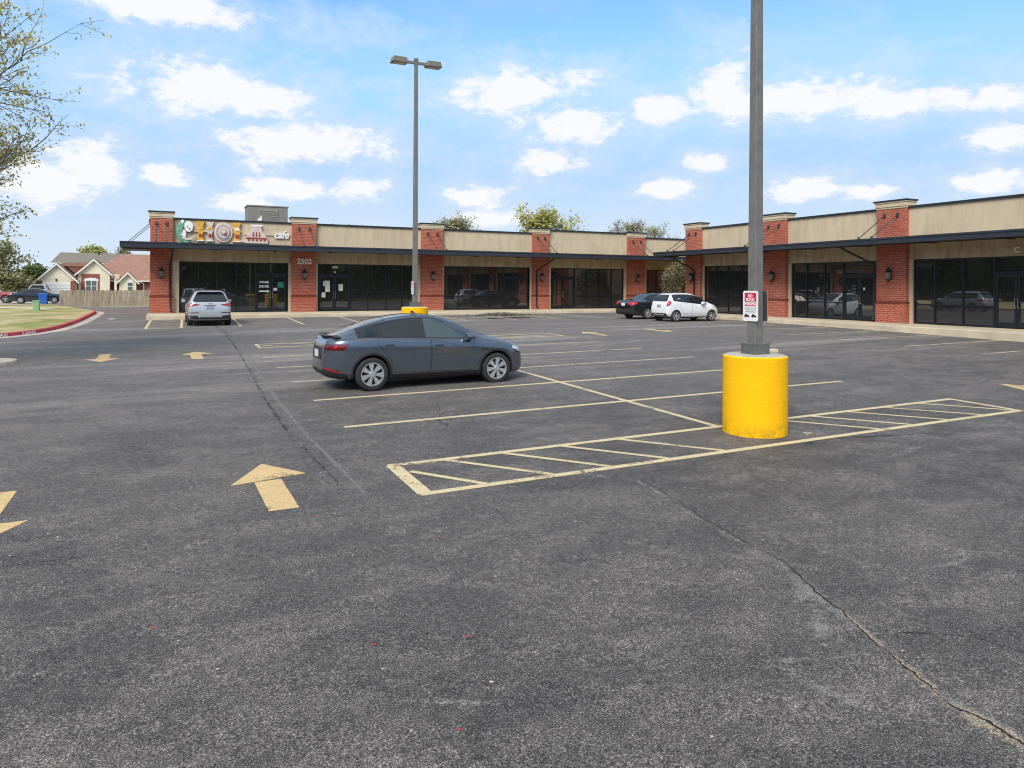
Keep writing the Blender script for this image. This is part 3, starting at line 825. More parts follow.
# papers and lettering on the doors (each belongs to its storefront)
def poster(fn, sf, u0, u1, z0, z1, mat='paper', v=-.352):
    mb = MB(); bbox(mb, fn, u0, u1, v, v + .004, z0, z1); mb.build('door_poster', mat, sf)
mb = MB()
for t, z, s_ in (('OTHER', 2.60, .16), ('DOOR', 2.36, .18)): text_into(mb, t, s_, lambda x, y, zz: FA(5.26 + x, -.35 + zz, z + y), bold=.008)
bbox(mb, FA, 4.98, 5.42, -.352, -.349, 2.05, 2.12); mb.add([FA(5.42, -.35, 1.99), FA(5.56, -.35, 2.085), FA(5.42, -.35, 2.18)], [(0, 1, 2)])
mb.build('door_lettering', 'letter_white', s1, recalc=False)
poster(FA, s1, 6.0, 6.34, 2.3, 2.62, 'poster_green'); poster(FA, s1, 5.74, 5.98, 2.12, 2.28)
poster(FA, s2, 8.72, 9.0, 2.05, 2.72); poster(FA, s2, 8.52, 8.74, 1.72, 2.02); poster(FA, s2, 9.52, 9.78, 2.12, 2.52); poster(FA, s2, 8.6, 8.7, 2.4, 2.7)
mb = MB(); text_into(mb, 'OPEN', .14, lambda x, y, z: FA(9.3 + x, -.35 + z, 3.52 + y), bold=.006); bbox(mb, FA, 9.25, 9.36, -.352, -.348, 3.2, 3.27); mb.build('door_lettering', 'letter_white', s2, recalc=False)
poster(FB, s7, -23.32, -23.22, 2.35, 2.47)

# ------------------------------------------------------------------ CAFE SIGN
cafe = thing('cafe_sign', 'illustrated CHOLA cafe letters on the stucco above the leftmost storefront', 'sign', (3.6, 43.3, 5.35))
FSK = [(.0, 0.0), (.76, .66), (2.02, 1.64), (2.1, 1.68), (2.58, 2.08), (2.81, 2.16), (3.29, 2.56), (3.30, 2.57), (4.41, 3.54), (4.42, 3.58), (4.86, 3.98), (5.18, 4.32), (5.3, 4.46), (6.12, 5.42), (6.2, 5.6), (6.26, 5.66), (6.9, 6.72)]
def fsu(u):
    for (a, p), (b, q) in zip(FSK[:-1], FSK[1:]):
        if u <= b: return p + (q - p) * (u - a) / (b - a)
    return u
FS = lambda u, v, z: FA(fsu(u), v - .19, z)
def plate(name, pts, v0, v1, mat, parent, bevel=.012):
    mb = MB(); mb.prism(pts, lambda u, z: FS(u, v0, z), lambda u, z: FS(u, v1, z)); return mb.build(name, mat, parent, bevel=bevel)
def circ(cx, cz, rx, rz, n=28, a0=0, a1=360):
    k = n if a1 - a0 == 360 else n + 1
    return [(cx + rx * math.cos(R(a0 + (a1 - a0) * i / n)), cz + rz * math.sin(R(a0 + (a1 - a0) * i / n))) for i in range(k)]
mb = MB(); bbox(mb, FS, .9, 4.45, .01, .08, 5.36, 5.47); bbox(mb, FS, 5.0, 6.86, .01, .05, 5.28, 5.34); mb.build('mounting_rail', 'cap_stucco', cafe)
# C: green and white figure with a round head and a swept foot
cC = plate('letter_c', circ(1.38, 5.34, .62, .60, 30, 62, 300) + circ(1.42, 5.34, .30, .30, 20, 300, 62)[::1], .02, .12, 'letter_mint', cafe)
plate('letter_detail', circ(1.56, 5.62, .28, .30), .125, .17, 'letter_white', cC); plate('letter_detail', circ(1.62, 5.50, .05, .05, 10), .173, .18, 'letter_maroon', cC)
plate('letter_detail', circ(1.48, 5.62, .05, .06, 10), .173, .18, 'letter_grey', cC)
plate('letter_detail', [(1.02, 5.9), (1.15, 5.72), (1.3, 5.92), (1.15, 6.0)], .125, .15, 'letter_white', cC)
plate('letter_detail', [(1.15, 4.95), (1.4, 4.86), (1.75, 4.9), (2.0, 5.12), (1.95, 5.2), (1.7, 5.02), (1.4, 4.98), (1.2, 5.12)], .125, .16, 'letter_pink', cC)
plate('letter_detail', [(1.22, 5.45), (1.38, 5.36), (1.4, 5.1), (1.25, 4.98), (1.1, 5.15)], .125, .15, 'letter_white', cC)
def totem(name, cx, mat, band):
    w = .24
    o = plate(name, [(cx - w, 4.84), (cx + w, 4.84), (cx + .13, 5.02), (cx + .15, 5.3), (cx + w * .9, 5.5), (cx + .13, 5.66), (cx + w, 5.92), (cx - w, 5.92), (cx - .13, 5.66), (cx - w * .9, 5.5), (cx - .15, 5.3), (cx - .13, 5.02)], .02, .13, mat, cafe)
    plate('letter_detail', [(cx - .16, 5.48), (cx + .16, 5.48), (cx + .1, 5.64), (cx - .1, 5.64)], .133, .15, band, o)
    plate('letter_detail', [(cx - .1, 5.06), (cx + .1, 5.06), (cx + .11, 5.26), (cx - .11, 5.26)], .133, .15, 'letter_maroon', o)
    plate('letter_detail', [(cx - .2, 4.84), (cx + .2, 4.84), (cx + .2, 4.9), (cx - .2, 4.9)], .133, .15, 'letter_white', o)
    return o
h = totem('letter_h', 2.34, 'letter_gold', 'letter_gold')
h2 = MB(); 
o = totem('letter_h', 3.05, 'letter_pink', 'letter_gold'); plate('letter_detail', [(2.42, 5.34), (2.96, 5.34), (2.96, 5.46), (2.42, 5.46)], .085, .12, 'cap_stucco', h)
# O: stacked round plate
O = plate('letter_o', circ(3.85, 5.36, .56, .56, 36), .02, .10, 'letter_pink', cafe, .03)
plate('letter_detail', circ(3.85, 5.36, .44, .44, 32), .103, .13, 'letter_grey', O); plate('letter_detail', circ(3.87, 5.36, .33, .33, 32), .133, .16, 'letter_pink', O)
plate('letter_detail', circ(3.87, 5.37, .2, .2, 24), .163, .19, 'letter_grey', O); plate('letter_detail', circ(3.86, 5.4, .12, .12, 20), .193, .22, 'letter_pink', O); plate('letter_detail', circ(3.95, 5.28, .07, .07, 14), .223, .24, 'letter_maroon', O)
# L: totem with a foot
Lo = totem('letter_l', 4.62, 'letter_gold', 'letter_white'); plate('letter_detail', [(4.8, 4.84), (5.14, 4.84), (5.18, 5.05), (5.0, 4.95), (4.8, 4.96)], .02, .1, 'letter_pink', Lo)
# A: stepped pyramid with a banded base and a tall peak
A = plate('letter_a', [(5.08, 4.8), (6.12, 4.8), (6.1, 5.1), (5.86, 5.5), (5.8, 5.74), (5.38, 5.74), (5.32, 5.5), (5.08, 5.1)], .02, .12, 'letter_pink', cafe)
plate('letter_detail', [(5.1, 5.06), (6.08, 5.06), (6.06, 5.14), (5.12, 5.14)], .123, .15, 'letter_maroon', A)
for k in range(5): plate('letter_detail', circ(5.24 + k * .18, 5.0, .055, .06, 10), .123, .15, 'letter_maroon', A)
for k in range(3): plate('letter_detail', [(5.4 + k * .14, 5.2), (5.48 + k * .14, 5.2), (5.46 + k * .14, 5.45), (5.42 + k * .14, 5.45)], .123, .15, 'letter_maroon', A)
plate('letter_detail', [(5.34, 5.745), (5.84, 5.745), (5.84, 5.85), (5.34, 5.85)], .02, .14, 'letter_white', A)
mb = MB(); mb.prism([(5.62, 6.12), (5.84, 6.12), (5.84, 6.42), (5.72, 6.28)], lambda u, z: FS(u, -.05, z), lambda u, z: FS(u, .02, z)); mb.build('letter_detail', 'letter_white', A)
mb = MB(); text_into(mb, 'cafe', .62, lambda x, y, z: FA(6.16 + x * .82, .09 - .19 + z, 5.33 + y), shear=.25, bold=.018, depth=.07)
mb.build('letter_cafe', 'letter_white', cafe, recalc=False)

# rooftop unit -----------------------------------------------------------------
hv = thing('rooftop_unit', 'boxy grey-brown air conditioning unit on the roof behind the cafe sign', 'rooftop unit', (6.2, 50, 5.55))
mb = MB(); mb.box(4.95, 7.45, 49.4, 51.2, 5.6, 7.55); mb.box(4.9, 7.5, 49.36, 51.25, 7.553, 7.64); mb.build('cabinet', 'hvac', hv, bevel=.02)
mb = MB(); mb.box(5.55, 6.85, 49.37, 49.39, 6.2, 7.4)
mb.build('access_panel', 'hvac_light', hv)
mb = MB()
for k in range(9): mb.box(5.6, 6.8, 49.345, 49.365, 6.3 + k * .12, 6.35 + k * .12)
mb.build('louvre_grille', 'hvac', hv)

# ------------------------------------------------------------------ LAMP POSTS
def lamp_post(x, y, label, hgt_base, top):
    z = g(x, y)
    t = thing('lamp_post', label, 'lamp post', (x, y, z), group='parking lot lamp posts')
    mb = MB(); r = .475
    mb.lathe([(r + .004, -.1), (r, .05), (r, hgt_base - .02), (r - .02, hgt_base)], 48, (x, y, z)); mb.build('base', 'yellow_brick', t)
    mb = MB(); mb.lathe([(r - .02, hgt_base - .002), (r - .06, hgt_base + .012), (.001, hgt_base + .02)], 40, (x, y, z)); mb.build('base_cap', 'base_top', t)
    zb = z + hgt_base + .015
    mb = MB(); mb.box(x - .15, x + .15, y - .15, y + .15, zb, zb + .17); mb.build('pole_cover', 'pole_cover', t, bevel=.012)
    mb = MB(); h = .083; ht = .058
    P = [(x - h, y - h, zb + .1), (x + h, y - h, zb + .1), (x + h, y + h, zb + .1), (x - h, y + h, zb + .1)] + [(x - ht, y - ht, top), (x + ht, y - ht, top), (x + ht, y + ht, top), (x - ht, y + ht, top)]
    mb.add(P, [(0, 1, 5, 4), (1, 2, 6, 5), (2, 3, 7, 6), (3, 0, 4, 7), (4, 5, 6, 7)]); mb.box(x - .07, x + .07, y - .07, y + .07, top + .001, top + .1)
    mb.build('pole', 'pole', t, bevel=.012)
    for s_ in (-1, 1):
        mb = MB(); zc = top - .06
        mb.box(x + s_ * .06, x + s_ * .36, y - .035, y + .035, zc - .05, zc + .05)
        mb.build('lamp_arm', 'lamp_head', t, bevel=.01)
        a, b = x + s_ * .34, x + s_ * .92
        mb = MB(); q = [(a, y - .18), (b, y - .2), (b, y + .2), (a, y + .18)]
        mb.prism(q, lambda u, v: (u, v, zc - .09), lambda u, v: (u + (.05 if u == a else -.05) * s_, v * 1.0, zc + .11))
        o = mb.build('lamp_head', 'lamp_head', t, bevel=.02)
        mb = MB(); mb.box(min(a, b) + .08, max(a, b) - .06, y - .14, y + .14, zc - .10, zc - .093); mb.build('lamp_lens', 'lamp_lens', o)
    return z + hgt_base
PX, PY = 8.14, 8.26
ztop1 = lamp_post(PX, PY, 'near grey square lamp pole in a yellow drum base on the hatched marking', 1.17, 9.75)
ztop2 = lamp_post(8.1, 24.6, 'far twin-headed grey lamp pole standing beyond the dark blue-grey car', 1.13, 10.45)
rock = MB(); rr = random.Random(3)
bx = PX + .32; by = PY + .02
rock.box(bx - .12, bx + .14, by - .05, by + .05, ztop1 + .012, ztop1 + .075)
tag(rock.build('concrete_chunk', 'cap_stucco', bevel=.015), 'small cream concrete chunk on the near yellow drum behind the pole', 'debris')

def rounded(w, h, r=.035, n=5):
    out = []
    for cx, cz, a in ((w / 2 - r, h / 2 - r, 0), (-w / 2 + r, h / 2 - r, 90), (-w / 2 + r, -h / 2 + r, 180), (w / 2 - r, -h / 2 + r, 270)):
        out += [(cx + r * math.cos(R(a + 90 * k / n)), cz + r * math.sin(R(a + 90 * k / n))) for k in range(n + 1)]
    return out
def lot_sign(x, y, zc, face, label, printed=True):
    """face -1: looks to -X, +1: looks to +X"""
    t = thing('parking_sign', label, 'sign', (x, y, zc - .23), group=None)
    w, h = .31, .46
    fn = lambda a, b, c: (x + face * c, y + face * a, zc + b)
    # a runs to the viewer's right when the face is seen straight on
    mb = MB(); mb.prism(rounded(w, h), lambda a, b: fn(a, b, 0), lambda a, b: fn(a, b, .004)); sp_ = mb.build('sign_panel', 'sign_white', t)
    mb = MB(); mb.prism(rounded(w, h), lambda a, b: fn(a, b, -.004), lambda a, b: fn(a, b, -.0005)); mb.build('sign_backing', 'sign_back', sp_)
    if printed:
        mb = MB(); vs = [(-.12, .0), (.12, .0), (.12, .2), (-.12, .2)]; mb.add([fn(a, b, .006) for a, b in vs], [(0, 1, 2, 3)]); p = mb.build('red_field', 'sign_red', t, recalc=False)
        mb = MB()
        for tx, zz in (('NO', .152), ('PUBLIC', .092), ('PARKING', .034)): text_into(mb, tx, .066, lambda a, b, c: fn(a, zz + b, .008), bold=.003, sx=.84)
        mb.build('sign_lettering', 'sign_white', t, recalc=False)
        mb = MB()
        for tx, zz, ss in (('UNAUTHORIZED VEHICLES', -.03, .021), ('TOWED AWAY AT', -.06, .026), ('OWNER EXPENSE', -.09, .026)): text_into(mb, tx, ss, lambda a, b, c: fn(a, zz + b, .0065))
        for cx in (-.075, .07):
            mb.add([fn(cx + q[0], -.15 + q[1], .0065) for q in [(-.05, -.015), (.05, -.015), (.052, .006), (.02, .01), (.005, .028), (-.03, .028), (-.035, .008), (-.05, .004)]], [tuple(range(8))])
            for wx in (-.028, .028): mb.add([fn(cx + q[0], -.165 + q[1], .0068) for q in circ(wx, 0, .012, .012, 10)], [tuple(range(10))])
        mb.build('sign_lettering', 'black', t, recalc=False)
    return t
lot_sign(PX - .095, PY, 2.175, -1, 'red and white PUBLIC PARKING notice on the near lamp pole')
lot_sign(PX + .095, PY, 2.17, 1, 'grey-backed notice mounted on the far side of the near lamp pole', True)
lot_sign(8.1 - .09, 24.6, 2.38, -1, 'small edge-on red and white notice on the far lamp pole')

# ------------------------------------------------------------------ VEHICLES
def interp(tab):
    xs_ = [a for a, _ in tab]; ys_ = [b for _, b in tab]; n = len(xs_)
    d = [(ys_[i + 1] - ys_[i]) / (xs_[i + 1] - xs_[i]) for i in range(n - 1)]
    m = [d[0]] + [0 if d[i - 1] * d[i] <= 0 else 2 * d[i - 1] * d[i] / (d[i - 1] + d[i]) for i in range(1, n - 1)] + [d[-1]]
    def f(x):
        if x <= xs_[0]: return ys_[0]
        if x >= xs_[-1]: return ys_[-1]
        i = max(k for k in range(n - 1) if xs_[k] <= x)
        h = xs_[i + 1] - xs_[i]; t = (x - xs_[i]) / h
        return ((1 + 2 * t) * (1 - t) ** 2 * ys_[i] + t * (1 - t) ** 2 * h * m[i] + t * t * (3 - 2 * t) * ys_[i + 1] + t * t * (t - 1) * h * m[i + 1])
    return f

def offset_poly(poly, d):
    n = len(poly); out = []
    area = sum(poly[i][0] * poly[(i + 1) % n][1] - poly[(i + 1) % n][0] * poly[i][1] for i in range(n))
    sg = 1 if area > 0 else -1
    for i in range(n):
        a, b, c = Vector(poly[i - 1]), Vector(poly[i]), Vector(poly[(i + 1) % n])
        n1 = Vector((b.y - a.y, a.x - b.x)).normalized() * sg; n2 = Vector((c.y - b.y, b.x - c.x)).normalized() * sg
        nn = (n1 + n2); nn = nn / max(.35, nn.length_squared / 2) if nn.length > 1e-6 else n1
        out.append((b.x + nn.x * d, b.y + nn.y * d))
    return out

class Car:
    def __init__(s, spec, root, paint, lod=2):
        s.sp = spec; s.root = root; s.paint = paint; s.L = spec['L']
        W2 = spec['W'] / 2
        s.zt = interp(spec['top']); s.bz = interp(spec['belt']); s.w = interp(spec['plan']); s.zb = interp(spec['bot']); s.wr = interp(spec['roofw'])
        L = s.L; NS = 46
        sx = [L * (.5 - .5 * math.cos(math.pi * (i / (NS - 1)))) * .55 + L * i / (NS - 1) * .45 for i in range(NS)]
        rows = []
        for x in sx:
            w = s.w(x) * W2; zt = s.zt(x); zb = s.zb(x); b = min(s.bz(x), zt - .035); h = zt - b; wr = s.wr(x) * W2
            wr = min(wr, w * .93); bh = b - zb
            half = [(0, zb), (.8 * w, zb), (.92 * w, zb + .03), (.972 * w, zb + .26 * bh), (.985 * w, zb + .45 * bh), (1.0 * w, zb + .68 * bh), (.99 * w, zb + .88 * bh), (.955 * w, b),
                    (.925 * w * .78 + wr * .22, b + .22 * h), (.92 * w * .36 + wr * .64, b + .62 * h), (wr * 1.0, b + .885 * h), (wr * .86, b + .965 * h), (wr * .45, zt - .012 * (h > .1)), (0, zt)]
            rows.append([(x, y, z) for y, z in half] + [(x, -y, z) for y, z in half[-2:0:-1]])
        n = len(rows[0]); mb = MB()
        mb.add([v for r in rows for v in r], [(i * n + k, i * n + (k + 1) % n, (i + 1) * n + (k + 1) % n, (i + 1) * n + k) for i in range(NS - 1) for k in range(n)] + [list(range(n))[::-1], [(NS - 1) * n + k for k in range(n)]], 0, True)
        body = mb.build('body', paint, None, sharp=180)
        sub = body.modifiers.new('s', 'SUBSURF'); sub.levels = sub.render_levels = 1
        dg = bpy.context.evaluated_depsgraph_get(); me = bpy.data.meshes.new_from_object(body.evaluated_get(dg))
        s.verts = [v.co.copy() for v in me.vertices]; s.vn = [v.normal.copy() for v in me.vertices]; s.polys = [list(p.vertices) for p in me.polygons]
        s.bvh = BVHTree.FromPolygons(s.verts, s.polys)
        body.modifiers.remove(sub); body.data = me
        # wheel wells
        cut = MB()
        for ax in spec['axles']:
            for sd in (-1, 1): cut.lathe([(.001, W2 * 1.2 * sd), (spec['arch'], W2 * 1.2 * sd), (spec['arch'], (W2 - .34) * sd), (.001, (W2 - .34) * sd)], 40, (ax, 0, spec['r'] + .02), 'y', 0, False)
        cm = cut.build('cutter', paint)
        bo = body.modifiers.new('b', 'BOOLEAN'); bo.operation = 'DIFFERENCE'; bo.object = cm; bo.solver = 'EXACT'
        dg = bpy.context.evaluated_depsgraph_get(); me2 = bpy.data.meshes.new_from_object(body.evaluated_get(dg))
        body.modifiers.clear(); body.data = me2; bpy.data.objects.remove(cm)
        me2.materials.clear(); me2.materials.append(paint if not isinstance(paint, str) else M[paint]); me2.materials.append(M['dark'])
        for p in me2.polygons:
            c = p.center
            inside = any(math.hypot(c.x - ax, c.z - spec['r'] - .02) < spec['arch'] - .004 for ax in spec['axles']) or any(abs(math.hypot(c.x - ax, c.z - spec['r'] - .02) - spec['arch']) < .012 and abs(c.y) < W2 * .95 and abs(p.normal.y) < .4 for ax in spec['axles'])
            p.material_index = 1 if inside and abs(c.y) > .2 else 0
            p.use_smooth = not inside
        me2.set_sharp_from_angle(angle=R(38))
        body.parent = root; s.body = body
    def cast(s, axis, a, b, sd=1):
        if axis == 'side': o, d = Vector((a, 3 * sd, b)), Vector((0, -sd, 0))
        elif axis == 'top': o, d = Vector((a, b, 4)), Vector((0, 0, -1))
        elif axis == 'rear': o, d = Vector((-2, a, b)), Vector((1, 0, 0))
        else: o, d = Vector((s.L + 2, a, b)), Vector((-1, 0, 0))
        loc, nrm, idx, dist = s.bvh.ray_cast(o, d)
        if loc is None: return None
        poly = s.polys[idx]; wts = poly_3d_calc([s.verts[i] for i in poly], loc)
        nn = Vector((0, 0, 0))
        for i, wt in zip(poly, wts): nn += s.vn[i] * wt
        return loc, nn.normalized()
    def patch(s, name, polys, mat, off, parent=None, maxlen=.05):
        """polys: list of (axis, side, polygon); a skin laid on the body"""
        vs = []; fs = []; ns = []
        for axis, sd, poly in polys:
            v2, f2 = fill_poly(poly, maxlen)
            idx = {}
            for i, q in enumerate(v2):
                h = s.cast(axis, q[0], q[1], sd)
                if h is None: continue
                idx[i] = len(vs); vs.append(h[0] + h[1] * off); ns.append(h[1])
            for f in f2:
                if all(i in idx for i in f):
                    t = [idx[i] for i in f]
                    fn = (vs[t[1]] - vs[t[0]]).cross(vs[t[2]] - vs[t[0]])
                    fs.append(t if fn.dot(ns[t[0]]) > 0 else t[::-1])
        if not fs: return None
        me = bpy.data.meshes.new(name); me.from_pydata([tuple(v) for v in vs], [], fs)
        me.materials.append(M[mat] if isinstance(mat, str) else mat)
        me.polygons.foreach_set('use_smooth', [True] * len(fs))
        me.normals_split_custom_set_from_vertices([tuple(n) for n in ns]); me.update()
        ob = bpy.data.objects.new(name, me); C.objects.link(ob); ob.parent = parent or s.root
        return ob
    def both(s, name, poly, mat, off, parent=None):
        return [s.patch(name, [('side', sd, poly)], mat, off, parent) for sd in (-1, 1)]
    def dlo(s, xa, xb, lo=.035, hi=.80, n=14, inset=0, nose=None):
        """side glass outline between two stations"""
        up = []; dn = []
        for i in range(n + 1):
            x = xa + (xb - xa) * i / n; b = min(s.bz(x), s.zt(x) - .035); h = s.zt(x) - b
            q = hi
            if nose and x > nose[0]: q = hi * max(0, (nose[1] - x) / (nose[1] - nose[0])) ** .8
            z0 = b + lo + inset; z1 = b + q * h - inset
            if z1 > z0 + .012: up.append((x, z1)); dn.append((x, z0))
        return dn + up[::-1]
    def wheels(s, style, spokes=5, rim_r=None, rim_mat='alloy', detail=True):
        sp = s.sp; r = sp['r']; W2 = sp['W'] / 2; rr_ = rim_r or r * .70; tw = sp.get('tw', .23)
        proto = None
        for ax in sp['axles']:
            for sd in (-1, 1):
                yc = sd * (W2 - tw / 2 - .012)
                if proto is None or True:
                    pass
                w = bpy.data.objects.new('wheel', None)
                # tyre -------------------------------------------------
                if proto is None:
                    t = MB(); hw = tw / 2
                    t.lathe([(rr_, -hw * .8), (rr_ + .01, -hw * .95), (r - .045, -hw), (r - .012, -hw * .86), (r, -hw * .6), (r, hw * .6), (r - .012, hw * .86), (r - .045, hw), (rr_ + .01, hw * .95), (rr_, hw * .8)], 40, (0, 0, 0), 'y', 0, True, True)
                    rim = MB()
                    f = -hw * .80   # outer face toward -y
                    rim.lathe([(rr_ + .004, f - .01), (rr_ - .016, f - .012), (rr_ - .022, f + .02), (rr_ - .03, hw * .5), (rr_ + .004, hw * .5)], 40, (0, 0, 0), 'y', 0, True, True)
                    rim.lathe([(.001, f - .012), (.05, f - .012), (.068, f + .01), (.068, f + .05), (.001, f + .05)], 20, (0, 0, 0), 'y', 0, True)
                    for k in range(spokes):
                        a = 2 * math.pi * k / spokes + .3
                        def sp_(r0, w0, r1, w1, da=0.0, y0=0.0, y1=0.0):
                            ca, sa = math.cos(a), math.sin(a); cb, sb = math.cos(a + da), math.sin(a + da)
                            P = lambda rad, off, c_, s_, y: (rad * c_ - off * s_, y, rad * s_ + off * c_)
                            q = [P(r0, -w0, ca, sa, f - .004 + y0), P(r0, w0, ca, sa, f - .004 + y0), P(r1, w1, cb, sb, f + .004 + y1), P(r1, -w1, cb, sb, f + .004 + y1)]
                            q2 = [(x, y + .03, z) for x, y, z in q]
                            rim.add(q + q2, [(0, 1, 2, 3), (7, 6, 5, 4), (0, 4, 5, 1), (1, 5, 6, 2), (2, 6, 7, 3), (3, 7, 4, 0)])
                        if style == 'cover':      # broad blades with dark slots between
                            sp_(.05, .022, rr_ * .62, .040); sp_(rr_ * .60, .040, rr_ - .012, .058)
                        elif style == 'twin':
                            sp_(.055, .020, rr_ - .015, .020, .13); sp_(.055, .020, rr_ - .015, .020, -.13)
                        else: sp_(.055, .030, rr_ - .015, .024)
                    bk = MB(); bk.lathe([(.001, f + .055), (rr_ - .028, f + .055), (rr_ - .028, f + .065), (.001, f + .065)], 32, (0, 0, 0), 'y', 0, False)  # dark disc behind the spokes, wheel shade put into its colour
                    ty = t.build('tyre', 'tyre'); ri = rim.build('rim', rim_mat, sharp=30); ba = bk.build('dark_backing', 'alloy_dark')
                    proto = (ty, ri, ba)
                    kids = proto
                else:
                    kids = []
                    for q in proto:
                        c_ = q.copy(); C.objects.link(c_); kids.append(c_)
                C.objects.link(w); w.parent = s.root; w.location = (ax, yc, r); w.rotation_euler = (0, .4 * ax, math.pi if sd > 0 else 0)
                for q in kids: q.parent = w
                # inner well wall so that no daylight shows through the arch
    def plate_(s, y, z, mat='plate', w=.305, h=.15, frame=None):
        h0 = s.cast('rear', y, z)
        x = h0[0].x if h0 else 0
        mb = MB(); mb.box(x - .025, x - .005, y - w / 2, y + w / 2, z - h / 2, z + h / 2)
        return mb.build('number_plate', mat, s.root, bevel=.004)
    def mirror(s, x, z, paint):
        for sd in (-1, 1):
            h = s.cast('side', x, z - .06, sd); y = h[0].y if h else sd * .8
            mb = MB(); rows = []
            for dx, ww, hh in ((-.10, .085, .062), (-.085, .10, .075), (0, .10, .075), (.07, .085, .06), (.10, .05, .035)):
                rows.append([(x + dx, y + sd * (.15 + ww * math.cos(t)), z + hh * math.sin(t)) for t in [k * math.pi / 5 for k in range(10)]])
            vs = [v for r_ in rows for v in r_]
            mb.add(vs, [(i * 10 + k, i * 10 + (k + 1) % 10, (i + 1) * 10 + (k + 1) % 10, (i + 1) * 10 + k) for i in range(4) for k in range(10)] + [list(range(10)), list(range(40, 50))], 0, True)
            o = mb.build('wing_mirror', paint, s.root)
            mb = MB(); mb.tube([(x + .02, y - sd * .02, z - .09), (x + .01, y + sd * .1, z - .05)], [.03, .025], 8); mb.build('mirror_stalk', 'black', o)
    def handle(s, x, z, parent_side, mat):
        out = []
        for sd in (-1, 1):
            poly = [(x - .10, z - .012), (x + .10, z - .012), (x + .10, z + .012), (x - .10, z + .012)]
            p = parent_side[0 if sd < 0 else 1]
            s.patch('door_handle', [('side', sd, poly)], mat, .014, p)
    def doors(s, polys, handles, hmat=None):
        for poly, (hx, hz) in zip(polys, handles):
            prs = []
            for sd in (-1, 1):
                d = s.patch('door', [('side', sd, poly)], s.paint, .0032, None, .06)
                if d is None: continue
                s.patch('door_gap', [('side', sd, offset_poly(poly, .007))], 'dark', .0016, d, .06)  # dark strip, shade of the door gap put into the colour
                prs.append(d)
            if len(prs) == 2: s.handle(hx, hz, prs, hmat or s.paint)
    def arch_trim(s, w=.055, mat='black', off=.006):
        sp = s.sp
        for ax in sp['axles']:
            for sd in (-1, 1):
                zc = sp['r'] + .02; a0, a1 = -22, 202; k = 30
                outer = [(ax + (sp['arch'] + w) * math.cos(R(a0 + (a1 - a0) * i / k)), zc + (sp['arch'] + w) * math.sin(R(a0 + (a1 - a0) * i / k))) for i in range(k + 1)]
                inner = [(ax + (sp['arch'] - .002) * math.cos(R(a0 + (a1 - a0) * i / k)), zc + (sp['arch'] - .002) * math.sin(R(a0 + (a1 - a0) * i / k))) for i in range(k + 1)]
                s.patch('arch_trim', [('side', sd, outer + inner[::-1])], mat, off)
    def sill(s, z0, z1, mat='black', off=.006):
        a, b = s.sp['axles'][0] + s.sp['arch'] + .05, s.sp['axles'][1] - s.sp['arch'] - .05
        s.both('sill_trim', [(a, z0), (b, z0), (b, z1), (a, z1)], mat, off)
    def side_glass(s, xa, xb, splits, lo=.035, hi=.80, gap=.02, nose=None, front='car_glass'):
        for sd in (-1, 1):
            tr = s.patch('window_trim', [('side', sd, offset_poly(s.dlo(xa, xb, lo, hi, 24, 0, nose), .014))], 'black', .003)
            ed = [xa] + splits + [xb]
            for a, b in zip(ed[:-1], ed[1:]):
                a2 = a + (gap if a != xa else 0); b2 = b - (gap if b != xb else 0)
                s.patch('side_window', [('side', sd, s.dlo(a2, b2, lo, hi, 14, .004, nose))], front if b == xb else 'car_glass', .0055, tr)
    def cap_glass(s, name, x0, x1, hw0, hw1, off=.004, mat='car_glass', trim=True):
        """windscreen, glass roof or backlight seen from above"""
        poly = [(x0, -hw0), (x1, -hw1), (x1, hw1), (x0, hw0)]
        o = s.patch(name, [('top', 1, poly)], mat, off, None, .06)
        if trim and o: s.patch('glass_trim', [('top', 1, offset_poly(poly, .025))], 'black', off - .002, o, .06)
        return o

def car_root(label, cat, x, y, rot, scale, wheel_r_x=None, group=None):
    return thing(cat.replace(' ', '_') if cat != 'car' else 'parked_car', label, cat, (x, y, g(x, y)), rot, group, scale, local=True)

def flatten(tab, s_): return tab

# --- dark blue-grey crossover (hero) --------------------------------------------------------------
spec_cross = dict(L=4.75, W=1.93, axles=(.985, 3.875), r=.352, arch=.388, tw=.25,
    top=[(0, .66), (.02, .80), (.06, .98), (.11, 1.085), (.2, 1.13), (.5, 1.235), (.9, 1.375), (1.3, 1.49), (1.7, 1.562), (2.05, 1.592), (2.35, 1.588), (2.65, 1.535), (2.95, 1.425), (3.25, 1.285), (3.55, 1.145), (3.82, 1.07), (4.05, 1.015), (4.35, .92), (4.55, .82), (4.68, .70), (4.75, .58)],
    belt=[(0, .62), (.1, 1.0), (.4, 1.08), (.9, 1.10), (1.5, 1.085), (2.2, 1.06), (3.0, 1.03), (3.6, 1.00), (4.1, .93), (4.5, .79), (4.75, .52)],
    plan=[(0, .50), (.05, .62), (.15, .75), (.4, .90), (.9, .985), (1.5, .985), (2.5, .985), (3.4, .99), (3.9, .985), (4.25, .93), (4.5, .82), (4.66, .66), (4.75, .46)],
    bot=[(0, .40), (.1, .30), (.4, .24), (1, .20), (3.8, .19), (4.4, .2), (4.7, .26), (4.75, .36)],
    roofw=[(0, .62), (.3, .60), (1.0, .585), (2.2, .61), (3.0, .63), (3.6, .70), (4.2, .80), (4.75, .5)])
